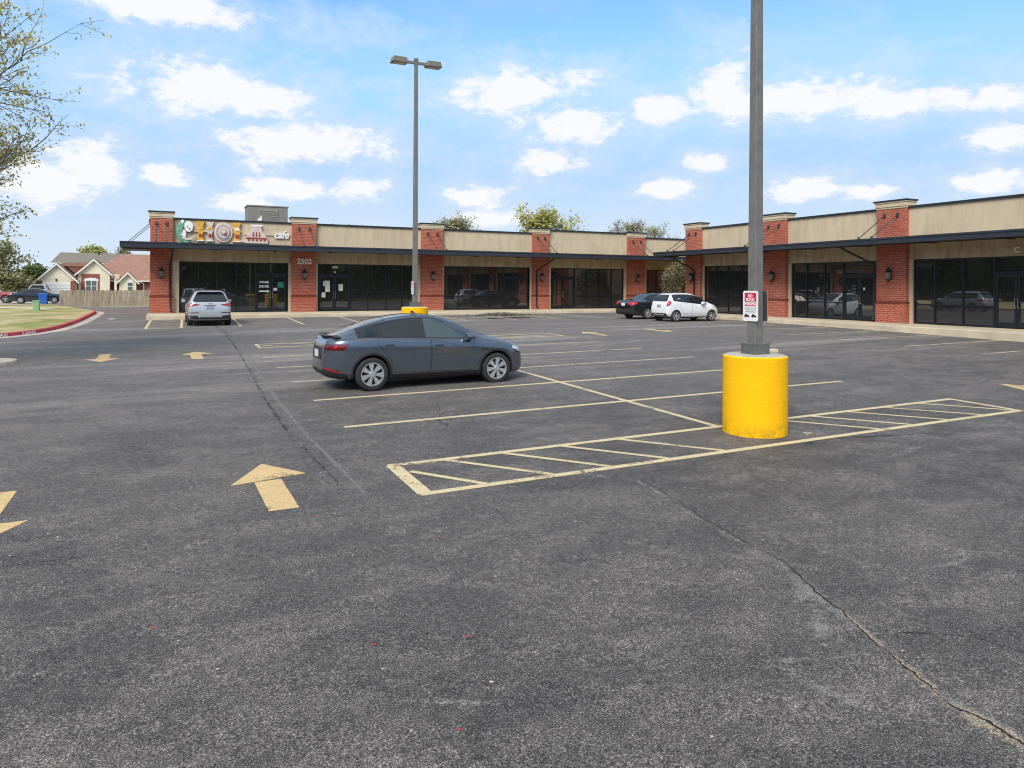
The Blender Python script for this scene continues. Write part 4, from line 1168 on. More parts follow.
def crossover(x, y, rot, scale, label):
    root = car_root(label, 'car', x, y, rot, scale)
    pt = paint_car('paint_blue_grey', (.122, .142, .176), .70, .23)
    c = Car(spec_cross, root, pt)
    c.side_glass(.70, 3.40, [1.20, 2.16], .03, .83, .02, (2.45, 3.46), 'car_glass_light')
    c.cap_glass('windscreen', 2.92, 3.72, .57, .66); c.cap_glass('roof_glass', 1.42, 2.80, .50, .545, .004, 'car_roof_glass', trim=False); c.cap_glass('rear_window', .22, 1.36, .50, .50, .004, 'car_roof_glass')
    c.doors([[(2.30, .36), (3.26, .36), (3.44, .50), (3.50, .72), (3.50, .975), (2.30, 1.045), (2.31, .80)], [(1.43, .40), (2.27, .36), (2.285, .80), (2.275, 1.05), (1.10, 1.09), (1.12, .97), (1.27, .80), (1.40, .62)]],
            [(2.48, .92), (1.36, .955)], 'black')
    c.arch_trim(.045); c.sill(.19, .33)
    c.patch('bumper_trim', [('rear', 1, [(-.74, .26), (.74, .26), (.80, .46), (.5, .44), (-.5, .44), (-.80, .46)]), ('side', -1, [(.03, .30), (.50, .26), (.47, .36), (.2, .44), (.03, .48)]), ('side', 1, [(.03, .30), (.50, .26), (.47, .36), (.2, .44), (.03, .48)])], 'black', .006)
    for sd in (-1, 1):
        t = c.patch('tail_light', [('side', sd, [(.06, .885), (.14, .865), (.28, .905), (.50, .98), (.40, .99), (.10, .99)]), ('rear', 1, [(sd * .40, .93), (sd * .52, .90), (sd * .86, .86), (sd * .88, .99), (sd * .42, .99)])], 'tail_dark', .006, None, .03)
        c.patch('lamp_strip', [('side', sd, [(.20, .90), (.26, .91), (.30, .985), (.24, .985)])], 'tail_red', .009, t, .03)
        c.patch('lamp_strip', [('side', sd, [(.30, .93), (.46, .965), (.44, .98), (.31, .95)])], 'tail_red', .009, t, .03)
        c.patch('reflector', [('side', sd, [(.05, .475), (.34, .385), (.36, .405), (.05, .505)])], 'tail_red', .009, None, .03)
        h = c.patch('headlight', [('side', sd, [(4.28, .80), (4.62, .68), (4.66, .72), (4.5, .80), (4.32, .85)]), ('front', 1, [(sd * .5, .66), (sd * .80, .72), (sd * .78, .80), (sd * .5, .74)])], 'lamp_clear', .005, None, .03)
        c.patch('side_camera', [('side', sd, [(3.50, .80), (3.66, .775), (3.68, .80), (3.52, .825)])], 'black', .006, None, .03)
    c.patch('tailgate_strip', [('rear', 1, [(-.36, .915), (.36, .915), (.36, .965), (-.36, .965)])], 'chrome', .005)
    c.patch('plate_recess', [('rear', 1, [(-.40, .66), (.40, .66), (.44, .90), (-.44, .90)])], 'black', .005)
    c.plate_(0, .77, 'plate_white')
    # lip spoiler over the tailgate
    mb = MB(); pts = []
    for k in range(17):
        yy = -.72 + 1.44 * k / 16; q = (yy / .72) ** 2
        x0 = .10 + .16 * q; pts.append((x0, yy))
    vs = []
    for x0, yy in pts:
        h = c.cast('top', x0 + .12, yy); z = h[0].z if h else 1.1
        vs += [(x0 - .015, yy, z + .004), (x0 + .12, yy, z + .008), (x0 + .03, yy, z - .03)]
    mb.add(vs, [(3 * i + a, 3 * i + b, 3 * i + 3 + b, 3 * i + 3 + a) for i in range(16) for a, b in ((0, 1), (1, 2), (2, 0))], 0, True)
    mb.build('spoiler', 'black', root, sharp=30)
    c.mirror(3.18, 1.10, pt)
    c.wheels('cover', 7, .245)
    mb = MB(); mb.add([(2.12, -.012, 1.60), (2.24, -.012, 1.60), (2.17, -.004, 1.65), (2.12, -.004, 1.645), (2.12, .012, 1.60), (2.24, .012, 1.60), (2.17, .004, 1.65), (2.12, .004, 1.645)], [(0, 1, 2, 3), (7, 6, 5, 4), (1, 5, 6, 2), (2, 6, 7, 3), (3, 7, 4, 0)]); mb.build('aerial_fin', 'black', root)
    return c
crossover(2.86, 15.12, R(.6), .955, 'dark blue-grey crossover parked across the painted stalls beside the near pole')

# --- silver SUV seen from behind --------------------------------------------------------------------
spec_suv = dict(L=4.66, W=1.90, axles=(.93, 3.75), r=.36, arch=.392, tw=.24,
    top=[(0, .68), (.02, .86), (.05, 1.0), (.10, 1.10), (.22, 1.28), (.36, 1.46), (.48, 1.56), (.7, 1.61), (1.2, 1.645), (1.8, 1.655), (2.4, 1.64), (2.8, 1.56), (3.2, 1.38), (3.6, 1.16), (3.8, 1.10), (4.2, 1.03), (4.45, .93), (4.6, .78), (4.66, .62)],
    belt=[(0, .64), (.08, .98), (.3, 1.06), (1.5, 1.06), (2.6, 1.03), (3.6, 1.02), (4.2, .94), (4.5, .82), (4.66, .56)],
    plan=[(0, .80), (.04, .88), (.12, .94), (.4, .98), (1, 1.0), (3.6, 1.0), (4.1, .96), (4.4, .87), (4.6, .70), (4.66, .5)],
    bot=[(0, .36), (.1, .28), (.5, .24), (1, .22), (3.9, .22), (4.5, .24), (4.66, .36)],
    roofw=[(0, .72), (.4, .70), (1.0, .70), (2.2, .70), (3.0, .71), (3.6, .76), (4.2, .82), (4.66, .6)])
def suv(x, y, rot, scale, label, col, far=False, cat='car'):
    root = car_root(label, cat, x, y, rot, scale)
    pt = paint_car('paint_suv_%d' % (col[0] * 100), col, .3, .3)
    c = Car(spec_suv, root, pt)
    c.side_glass(.55, 3.6, [1.1, 2.2], .03, .83)
    c.cap_glass('windscreen', 2.78, 3.66, .58, .68)
    rw = [(-.66, 1.13), (.66, 1.13), (.70, 1.17), (.56, 1.47), (.5, 1.50), (-.5, 1.50), (-.56, 1.47), (-.70, 1.17)]
    o = c.patch('rear_window', [('rear', 1, rw)], 'car_glass', .006); c.patch('glass_trim', [('rear', 1, offset_poly(rw, .025))], 'black', .004, o)
    for sd in (-1, 1):
        t = c.patch('tail_light', [('rear', 1, [(sd * .44, 1.0), (sd * .46, .965), (sd * .92, .88), (sd * .925, 1.03), (sd * .80, 1.045)]), ('side', sd, [(.05, .90), (.12, .89), (.36, 1.02), (.28, 1.05), (.06, 1.05)])], 'tail_red', .006, None, .03)
        c.patch('lamp_strip', [('rear', 1, [(sd * .5, .995), (sd * .52, .975), (sd * .84, .93), (sd * .85, .95)])], 'tail_dark', .009, t, .03)
        c.patch('reflector', [('rear', 1, [(sd * .46, .60), (sd * .86, .60), (sd * .86, .635), (sd * .46, .635)])], 'tail_dark', .007, None, .03)
        c.patch('exhaust_trim', [('rear', 1, [(sd * .50, .40), (sd * .84, .42), (sd * .86, .50), (sd * .52, .49)])], 'black', .007, None, .03)
        mb = MB(); mb.tube([(.62, sd * .66, 1.62), (.8, sd * .665, 1.675), (2.2, sd * .665, 1.69), (2.45, sd * .66, 1.645)], .018, 6); mb.build('roof_rail', 'chrome' if not far else 'black', root)
    c.patch('bumper_trim', [('rear', 1, [(-.80, .33), (.80, .33), (.86, .40), (-.86, .40)])], 'black', .005)
    c.patch('bumper_strip', [('rear', 1, [(-.44, .40), (.44, .40), (.44, .44), (-.44, .44)])], 'chrome', .007)
    c.patch('plate_recess', [('rear', 1, [(-.30, .77), (.30, .77), (.26, .95), (-.26, .95)])], pt if not far else 'black', .004)
    c.patch('plate_lamp_strip', [('rear', 1, [(-.26, .925), (.26, .925), (.26, .955), (-.26, .955)])], 'black', .006)
    c.plate_(0, .845, 'plate')
    c.doors([[(2.25, .40), (3.2, .40), (3.38, .6), (3.40, 1.0), (2.27, 1.02)], [(1.30, .5), (2.20, .40), (2.22, 1.02), (1.15, 1.04), (1.2, .85), (1.30, .7)]], [(2.5, .93), (1.5, .95)])
    if not far:
        h = c.cast('rear', 0, 1.03)
        mb = MB()
        for k in (-1.5, -.5, .5, 1.5): mb.lathe([(.028, -.004), (.034, -.004), (.034, .004), (.028, .004)], 16, (h[0].x - .012, k * .047, 1.03), 'x', 0, False, True)
        mb.build('ring_badge', 'chrome', root)
    mb = MB(); mb.box(.30, .55, -.56, .56, 1.565, 1.59); mb.build('spoiler', pt, root, bevel=.01)
    c.sill(.22, .34); c.mirror(3.02, 1.10, pt); c.wheels('twin', 5, .25)
    return c
suv(1.88, 33.95, R(90), .955, 'silver SUV parked nose-in below the cafe sign', (.47, .48, .50))

# --- white hatchback ---------------------------------------------------------------------------------
spec_hatch = dict(L=3.64, W=1.60, axles=(.56, 2.935), r=.292, arch=.325, tw=.19,
    top=[(0, .62), (.02, .80), (.05, .95), (.10, 1.07), (.20, 1.27), (.30, 1.41), (.42, 1.475), (.8, 1.515), (1.3, 1.525), (1.75, 1.49), (2.1, 1.38), (2.45, 1.20), (2.75, 1.04), (2.95, .97), (3.25, .88), (3.48, .76), (3.6, .62), (3.64, .54)],
    belt=[(0, .58), (.08, .98), (.3, 1.07), (.9, 1.02), (1.6, .95), (2.4, .88), (2.9, .84), (3.3, .76), (3.55, .62), (3.64, .5)],
    plan=[(0, .80), (.04, .88), (.12, .94), (.4, .99), (1, .985), (2.6, .985), (3.0, .98), (3.3, .90), (3.52, .74), (3.64, .5)],
    bot=[(0, .34), (.1, .27), (.5, .2), (1, .19), (2.9, .19), (3.4, .2), (3.6, .24), (3.64, .34)],
    roofw=[(0, .70), (.4, .66), (1.0, .68), (1.8, .70), (2.4, .73), (3.0, .78), (3.64, .5)])
def hatch(x, y, rot, scale, label):
    root = car_root(label, 'car', x, y, rot, scale)
    pt = paint_car('paint_white', (.78, .79, .80), .0, .3)
    c = Car(spec_hatch, root, pt)
    c.side_glass(.42, 2.62, [.86, 1.55], .03, .82)
    c.cap_glass('windscreen', 1.80, 2.66, .50, .60)
    rw = [(-.52, 1.08), (.52, 1.08), (.56, 1.12), (.50, 1.36), (.44, 1.40), (-.44, 1.40), (-.50, 1.36), (-.56, 1.12)]
    o = c.patch('rear_window', [('rear', 1, rw)], 'car_glass', .006); c.patch('glass_trim', [('rear', 1, offset_poly(rw, .02))], 'black', .004, o)
    for sd in (-1, 1):
        c.patch('tail_light', [('rear', 1, [(sd * .60, .82), (sd * .70, .80), (sd * .74, 1.06), (sd * .66, 1.08)]), ('side', sd, [(.06, .84), (.16, .86), (.26, 1.02), (.22, 1.12), (.10, 1.04)])], 'tail_red', .006, None, .03)
        c.patch('headlight', [('side', sd, [(2.98, .76), (3.30, .68), (3.48, .68), (3.36, .78), (3.12, .86), (2.94, .86)])], 'lamp_clear', .006, None, .03)
        c.patch('crease_shade', [('side', sd, [(.95, .44), (2.45, .40), (2.45, .412), (.95, .455)])], 'letter_grey', .005, None, .05)  # grey strip, shade of a body crease painted on
    c.patch('bumper_trim', [('rear', 1, [(-.66, .29), (.66, .29), (.62, .44), (.44, .45), (-.44, .45), (-.62, .44)])], 'black', .006)
    c.patch('bumper_strip', [('rear', 1, [(-.46, .34), (.46, .34), (.44, .40), (-.44, .40)])], 'letter_grey', .009)
    c.plate_(.0, .82, 'plate')
    c.doors([[(1.60, .33), (2.44, .33), (2.52, .5), (2.50, .84), (1.62, .91)], [(1.00, .42), (1.56, .33), (1.58, .915), (.80, .98), (.86, .75), (.98, .58)]], [(1.80, .82), (.80, 1.20)], None)
    c.mirror(2.28, .98, pt); c.sill(.19, .26); c.wheels('plain', 5, .205, 'alloy')
    return c
hatch(23.15 - .56 * .955, 28.8 + .76, 0, .955, 'small white hatchback parked facing the right wing of the strip')

# --- black saloons ----------------------------------------------------------------------------------------
spec_sedan = dict(L=4.85, W=1.84, axles=(1.08, 3.86), r=.325, arch=.36, tw=.21,
    top=[(0, .62), (.02, .78), (.06, .95), (.12, 1.02), (.4, 1.06), (.75, 1.085), (1.0, 1.16), (1.35, 1.32), (1.7, 1.43), (2.1, 1.465), (2.5, 1.45), (2.85, 1.36), (3.2, 1.2), (3.5, 1.06), (3.7, 1.0), (4.2, .93), (4.55, .84), (4.75, .70), (4.85, .54)],
    belt=[(0, .58), (.1, .93), (.5, 1.0), (1.2, .99), (2.4, .94), (3.4, .92), (4.0, .87), (4.5, .76), (4.85, .5)],
    plan=[(0, .74), (.05, .83), (.15, .90), (.5, .97), (1.2, 1.0), (3.4, 1.0), (4.0, .97), (4.4, .89), (4.7, .72), (4.85, .48)],
    bot=[(0, .34), (.1, .26), (.5, .22), (1, .18), (3.9, .18), (4.5, .2), (4.8, .25), (4.85, .34)],
    roofw=[(0, .70), (.6, .66), (1.2, .60), (2.2, .62), (3.0, .65), (3.6, .74), (4.2, .82), (4.85, .5)])
def sedan(x, y, rot, scale, label, col):
    root = car_root(label, 'car', x, y, rot, scale)
    pt = paint_car('paint_sedan_%d' % (x * 10), col, .2, .22)
    c = Car(spec_sedan, root, pt)
    c.side_glass(1.12, 3.42, [1.55, 2.38], .03, .82)
    c.cap_glass('windscreen', 2.72, 3.5, .56, .64); c.cap_glass('rear_window', .88, 1.62, .60, .52)
    for sd in (-1, 1):
        t = c.patch('tail_light', [('rear', 1, [(sd * .46, .80), (sd * .80, .78), (sd * .82, .95), (sd * .44, .96)]), ('side', sd, [(.05, .80), (.12, .78), (.38, .88), (.34, .97), (.06, .96)])], 'tail_red', .006, None, .03)
        c.patch('headlight', [('side', sd, [(4.28, .70), (4.6, .62), (4.72, .64), (4.6, .76), (4.30, .84)])], 'lamp_clear', .006, None, .03)
    c.patch('tailgate_strip', [('rear', 1, [(-.42, .90), (.42, .90), (.42, .925), (-.42, .925)])], 'chrome', .006)
    c.patch('bumper_trim', [('rear', 1, [(-.66, .27), (.66, .27), (.60, .38), (-.60, .38)])], 'black', .006)
    c.plate_(0, .82, 'plate_white')
    c.doors([[(2.45, .34), (3.3, .34), (3.44, .5), (3.46, .88), (2.47, .92)], [(1.52, .46), (2.41, .34), (2.43, .92), (1.34, .97), (1.36, .85), (1.5, .65)]], [(2.7, .84), (1.62, .87)])
    c.mirror(3.12, 1.0, pt); c.sill(.18, .25); c.wheels('plain', 9, .225)
    return c
sedan(22.35, 31.45 + .88, R(3), .955, 'black saloon parked left of the small white hatchback', (.012, .013, .015))
sedan(-13.5, 84.5, R(2), 1.0, 'black saloon on the driveway behind the blue wheelie bin', (.014, .017, .028))
suv(-13.6, 103.0, R(90), 1.12, 'white SUV partly hidden behind the driveway saloon', (.74, .75, .76), True)

# --- red pickup at the left edge ------------------------------------------------------------------------------
spec_pick = dict(L=5.6, W=1.98, axles=(1.15, 4.65), r=.39, arch=.43, tw=.26,
    top=[(0, .70), (.03, .95), (.08, 1.08), (1.0, 1.10), (1.95, 1.11), (2.05, 1.3), (2.15, 1.72), (2.4, 1.80), (3.2, 1.81), (3.5, 1.70), (3.9, 1.35), (4.15, 1.18), (4.6, 1.12), (5.2, 1.06), (5.45, .95), (5.6, .7)],
    belt=[(0, .65), (.1, 1.02), (2, 1.06), (3, 1.06), (4.2, 1.05), (5.2, .98), (5.5, .85), (5.6, .6)],
    plan=[(0, .90), (.05, .95), (.2, 1.0), (5.0, 1.0), (5.3, .95), (5.5, .85), (5.6, .7)],
    bot=[(0, .42), (.2, .36), (5.3, .36), (5.6, .42)], roofw=[(0, .86), (1.9, .86), (2.2, .72), (3.4, .72), (4.2, .82), (5.6, .7)])
root = car_root('faded red pickup truck cut by the left edge of the view', 'pickup truck', -18.6, 86.9, R(0), 1.0)
pt = paint_car('paint_red', (.34, .07, .08), .1, .5); c = Car(spec_pick, root, pt)
c.side_glass(2.28, 4.0, [3.0], .04, .82); c.cap_glass('windscreen', 3.42, 4.05, .62, .70)
for sd in (-1, 1): c.patch('headlight', [('side', sd, [(5.22, .86), (5.5, .80), (5.52, .92), (5.24, 1.0)])], 'lamp_clear', .006, None, .04)
c.doors([[(3.05, .5), (4.1, .5), (4.15, 1.02), (3.07, 1.03)]], [(3.2, .93)], 'chrome'); c.mirror(3.75, 1.2, 'black'); c.wheels('plain', 6, .26)
c.patch('bumper_strip', [('front', 1, [(-.8, .5), (.8, .5), (.8, .68), (-.8, .68)]), ('side', -1, [(5.3, .5), (5.6, .5), (5.6, .68), (5.3, .68)])], 'chrome', .01)

# ------------------------------------------------------------------ STREET THINGS AT LEFT
def bin_(x, y):
    z = g(x, y) ; z -= .05; t = thing('wheelie_bin', 'bright blue wheelie bin standing in front of the driveway saloon', 'bin', (x, y, z))
    mb = MB(); mb.prism([(-.28, -.3), (.28, -.3), (.28, .3), (-.28, .3)], lambda a, b: (x + a, y + b, z + .06), lambda a, b: (x + a * 1.25, y + b * 1.25, z + .98)); mb.build('bin_body', 'bin_blue', t, bevel=.03)
    mb = MB(); mb.prism([(-.38, -.40), (.38, -.40), (.38, .42), (-.38, .42)], lambda a, b: (x + a, y + b, z + .985), lambda a, b: (x + a * .88, y + b * .88, z + 1.06)); mb.build('lid', 'bin_blue', t, bevel=.02)
    for s_ in (-1, 1):
        mb = MB(); mb.lathe([(.001, -.03), (.11, -.03), (.11, .03), (.001, .03)], 16, (x + s_ * .33, y + .28, z + .11), 'x', 0, False); mb.build('wheel', 'tyre', t)
bin_(-10.4, 82.6)
def pedestal(x, y):
    z = g(x, y) + .12; t = thing('utility_box', 'pale green utility box standing on the dry verge', 'utility box', (x, y, z))
    mb = MB(); mb.box(x - .17, x + .17, y - .17, y + .17, z - .05, z + .56); mb.build('cabinet', 'box_green', t, bevel=.03)
    mb = MB(); mb.box(x - .19, x + .19, y - .19, y + .19, z + .563, z + .61); mb.build('lid', 'box_green', t, bevel=.02)
pedestal(-6.75, 51.0)

def fence(x0, y0, x1, y1, h, label, step=.14):
    z = g(x0, y0); t = thing('picket_fence', label, 'fence', (x0, y0, z))
    a = Vector((x0, y0)); b = Vector((x1, y1)); d = (b - a).normalized(); n = Vector((-d.y, d.x)); L = (b - a).length
    rr = random.Random(5); mb = MB(); k = int(L / step)
    for i in range(k):
        p = a + d * i * step; w = step * .93; hh = h + rr.uniform(-.035, .035); zz = g(p.x, p.y); tilt = rr.uniform(-.012, .012)
        q = [(0, 0), (w, 0), (w, hh - .03), (w - .03, hh), (.03, hh), (0, hh - .03)]
        o = rr.uniform(0, .012)
        mb.prism(q, lambda u, v: (p.x + d.x * (u + tilt * v) + n.x * o, p.y + d.y * (u + tilt * v) + n.y * o, zz + v), lambda u, v: (p.x + d.x * (u + tilt * v) + n.x * (o + .02), p.y + d.y * (u + tilt * v) + n.y * (o + .02), zz + v))
    mb.build('fence_boards', 'fence_wood', t)
    mb = MB()
    for zz in (.3, h - .3):
        mb.prism([(0, 0), (L, 0), (L, .09), (0, .09)], lambda u, v: (a.x + d.x * u + n.x * .035, a.y + d.y * u + n.y * .035, z + zz + v), lambda u, v: (a.x + d.x * u + n.x * .075, a.y + d.y * u + n.y * .075, z + zz + v))
    mb.build('fence_rail', 'fence_wood', t)
    for i in range(int(L / 2.4) + 1):
        p = a + d * min(L - .1, i * 2.4) + n * .1
        mb = MB(); mb.box(p.x - .045, p.x + .045, p.y - .045, p.y + .045, g(p.x, p.y), g(p.x, p.y) + h - .08); mb.build('fence_post', 'fence_wood', t)
fence(-7.35, 67.4, 9, 67.8, 1.33, 'weathered grey wooden fence in front of the red-roofed house')
fence(-40, 118, -23.5, 119, 1.7, 'distant tan wooden fence behind the red pickup truck')

# ------------------------------------------------------------------ HOUSES
HY = 130.0; HG = .45
house = thing('brick_house', 'one-storey brick and cream house with red-brown roof and white garage door', 'house', (-8, HY, HG))
def gable(name, x0, x1, zE, zP, yf, depth, wallmat, roofmat, z0=None, over=.45, parent=house, xp=None, wall=True):
    """front gable facing -Y"""
    xp = (x0 + x1) / 2 if xp is None else xp
    o = None
    if wall:
        mb = MB(); zb = HG - .3 if z0 is None else z0
        mb.prism([(x0, zb), (x1, zb), (x1, zE), (xp, zP - .12), (x0, zE)], lambda x, z: (x, yf, z), lambda x, z: (x, yf + depth, z))
        o = mb.build(name, wallmat, parent)
    for sgn, xe in ((-1, x0), (1, x1)):
        sl = (zP - zE) / (xp - xe) if xe != xp else 0
        xo = xe + sgn * over; zo = zE + sl * (xo - xe) * 1.0
        mb = MB(); mb.prism([(xo, zo), (xp, zP), (xp, zP + .16), (xo, zo + .16)], lambda x, z: (x, yf - .40, z), lambda x, z: (x, yf + depth + .3, z)); r = mb.build('roof', roofmat, parent)
        mb = MB(); mb.prism([(xo - sgn * .0, zo - .16), (xp, zP - .16), (xp, zP + .12), (xo, zo + .12)], lambda x, z: (x, yf - .46, z), lambda x, z: (x, yf - .405, z)); mb.build('barge_board', 'white', r)
    return o
# main block with a hipped roof
mb = MB(); mb.box(-12.4, 14, HY + 1.2, HY + 12, HG - .3, 3.0); main = mb.build('wall', 'house_brick', house)
mb = MB()
mb.add([(-12.9, HY + .7, 2.98), (14.5, HY + .7, 2.98), (9, HY + 7.2, 7.55), (-6.0, HY + 7.2, 7.45), (-12.9, HY + 13, 2.98), (14.5, HY + 13, 2.98)], [(0, 1, 2, 3), (0, 3, 4), (1, 5, 2), (4, 3, 2, 5), (0, 4, 5, 1)])
mb.build('roof', 'red_shingle', house)
mb = MB(); mb.box(-12.9, 14.5, HY + .62, HY + .695, 2.83, 3.03); mb.build('gutter', 'white', main)
# garage wing
gar = gable('garage_wall', -16.85, -11.85, 3.0, 5.45, HY - 2.2, 9.5, 'cream_siding', 'red_shingle')
for a, b in ((-16.85, -16.2), (-12.55, -11.85)):
    mb = MB(); mb.box(a, b, HY - 2.26, HY - 2.2, HG - .3, 2.9); mb.build('brick_pier', 'house_brick', gar)
mb = MB(); mb.box(-16.18, -12.57, HY - 2.24, HY - 2.205, HG, 2.66)
gd = mb.build('garage_door', 'garage', gar)
mb = MB()
for k in range(1, 5): mb.box(-16.18, -12.57, HY - 2.252, HY - 2.243, HG + .43 * k - .012, HG + .43 * k + .012)
mb.build('panel_groove', 'letter_grey', gd)
mb = MB(); mb.box(-14.5, -14.3, HY - 2.32, HY - 2.205, 2.85, 3.2); mb.build('door_lamp', 'black', gar)
mb = MB(); mb.prism([(-15.0, 5.3), (-11.2, 5.3), (-9.0, 6.0), (-14.0, 5.86)], lambda x, z: (x, HY + 2.0, z - .1), lambda x, z: (x, HY + 7.0, z + .0)); mb.build('roof', 'red_shingle', house)
# brick gable with window
g2 = gable('gable_wall', -11.75, -7.45, 4.15, 6.2, HY - .6, 8, 'cream_siding', 'red_shingle')
mb = MB(); mb.box(-11.3, -8.85, HY - .68, HY - .603, HG - .3, 4.0); mb.build('brick_panel', 'house_brick', g2)
mb = MB(); mb.box(-10.8, -9.1, HY - .74, HY - .685, 1.2, 3.05)
mb.prism([(-11.0, 2.95)] + [(-9.95 + 1.05 * math.cos(R(a)), 2.95 + .45 * math.sin(R(a))) for a in range(180, -1, -20)], lambda x, z: (x, HY - .75, z), lambda x, z: (x, HY - .69, z)); w = mb.build('window', 'white', g2)
mb = MB()
for a, b in ((-10.66, -10.0), (-9.9, -9.24)):
    for c_, d_ in ((1.32, 2.08), (2.16, 2.92)): mb.box(a, b, HY - .755, HY - .745, c_, d_)
mb.build('pane', 'house_glass', w)
# porch
mb = MB(); mb.box(-8.9, -6.2, HY + 1.1, HY + 1.19, 2.98, 4.0); mb.build('porch_fascia', 'cream_siding', house)
mb = MB(); mb.box(-8.85, -6.25, HY + 1.05, HY + 1.185, HG, 2.95); mb.build('porch_wall', 'house_brick', house)
mb = MB(); mb.box(-7.95, -6.95, HY + .98, HY + 1.045, HG, 2.75); mb.build('front_door', 'door_brown', house)
for x in (-8.55, -6.65):
    mb = MB(); mb.box(x - .17, x + .17, HY - .5, HY - .16, HG, 3.5); mb.build('porch_column', 'cream_siding', house)
# small gable with round-topped window
g3 = gable('gable_wall', -6.1, -3.75, 2.95, 4.2, HY - .9, 6, 'cream_siding', 'red_shingle')
mb = MB(); mb.prism([(-5.05, 1.25), (-4.15, 1.25), (-4.15, 2.7)] + [(-4.6 + .45 * math.cos(R(a)), 2.7 + .42 * math.sin(R(a))) for a in range(20, 180, 20)] + [(-5.05, 2.7)], lambda x, z: (x, HY - .96, z), lambda x, z: (x, HY - .905, z)); w = mb.build('window', 'white', g3)
mb = MB(); mb.box(-4.95, -4.25, HY - .972, HY - .965, 1.35, 2.02); mb.box(-4.95, -4.25, HY - .972, HY - .965, 2.1, 2.66); mb.build('pane', 'house_glass', w)
for q in ([(-3.5, HY + .6, 2.9), (-2.7, HY + .8, 2.5), (-2.7, HY + 1.1, HG)], [(-11.6, HY - .72, 3.2), (-11.55, HY - .72, HG)]):
    mb = MB(); mb.tube(q, .06, 6); mb.build('downpipe', 'white', house)
# grey-roofed house further back and the blue-roofed one at left
def plain_house(name_label, x0, x1, y, zE, zP, roofmat, wallmat, hip=.8):
    t = thing('brick_house', name_label, 'house', ((x0 + x1) / 2, y, HG))
    mb = MB(); mb.box(x0 + .5, x1 - .5, y, y + 9, HG - .5, zE); w = mb.build('wall', wallmat, t)
    mb = MB(); mb.add([(x0, y - .5, zE), (x1, y - .5, zE), (x1 - hip, y + 4.5, zP), (x0 + hip, y + 4.5, zP), (x0, y + 9.5, zE), (x1, y + 9.5, zE)], [(0, 1, 2, 3), (0, 3, 4), (1, 5, 2), (4, 3, 2, 5), (0, 4, 5, 1)]); r = mb.build('roof', roofmat, t)
    mb = MB(); mb.box(x0, x1, y - .56, y - .505, zE - .2, zE + .03); mb.build('gutter', 'white', w)
    mb = MB(); k = (x0 + x1) / 2 + .6; mb.tube([(k, y + 3.8, zP - .6), (k, y + 3.8, zP + .35)], .16, 8); mb.build('vent_pipe', 'black', r)
    for q in (.28, .7):
        cx = x0 + (x1 - x0) * q; mb = MB(); mb.box(cx - .6, cx + .6, y - .03, y - .003, 1.3, 2.5); ww = mb.build('window', 'white', w)
        mb = MB(); mb.box(cx - .5, cx + .5, y - .04, y - .032, 1.4, 2.4); mb.build('pane', 'house_glass', ww)
    return t
plain_house('far two-storey house showing only its grey-brown roof above the red roof', -19.6, -5.0, 165, 6.5, 8.75, 'grey_shingle', 'house_brick', 1.2)
plain_house('pale house with blue-grey roof left of the white garage door', -31.0, -18.3, 150, 3.0, 4.75, 'blue_shingle', 'cream_siding', 2.0)
plain_house('small far white-walled house behind the distant fence', -42, -25.0, 160, 2.6, 3.9, 'grey_shingle', 'cream_siding', 2.0)

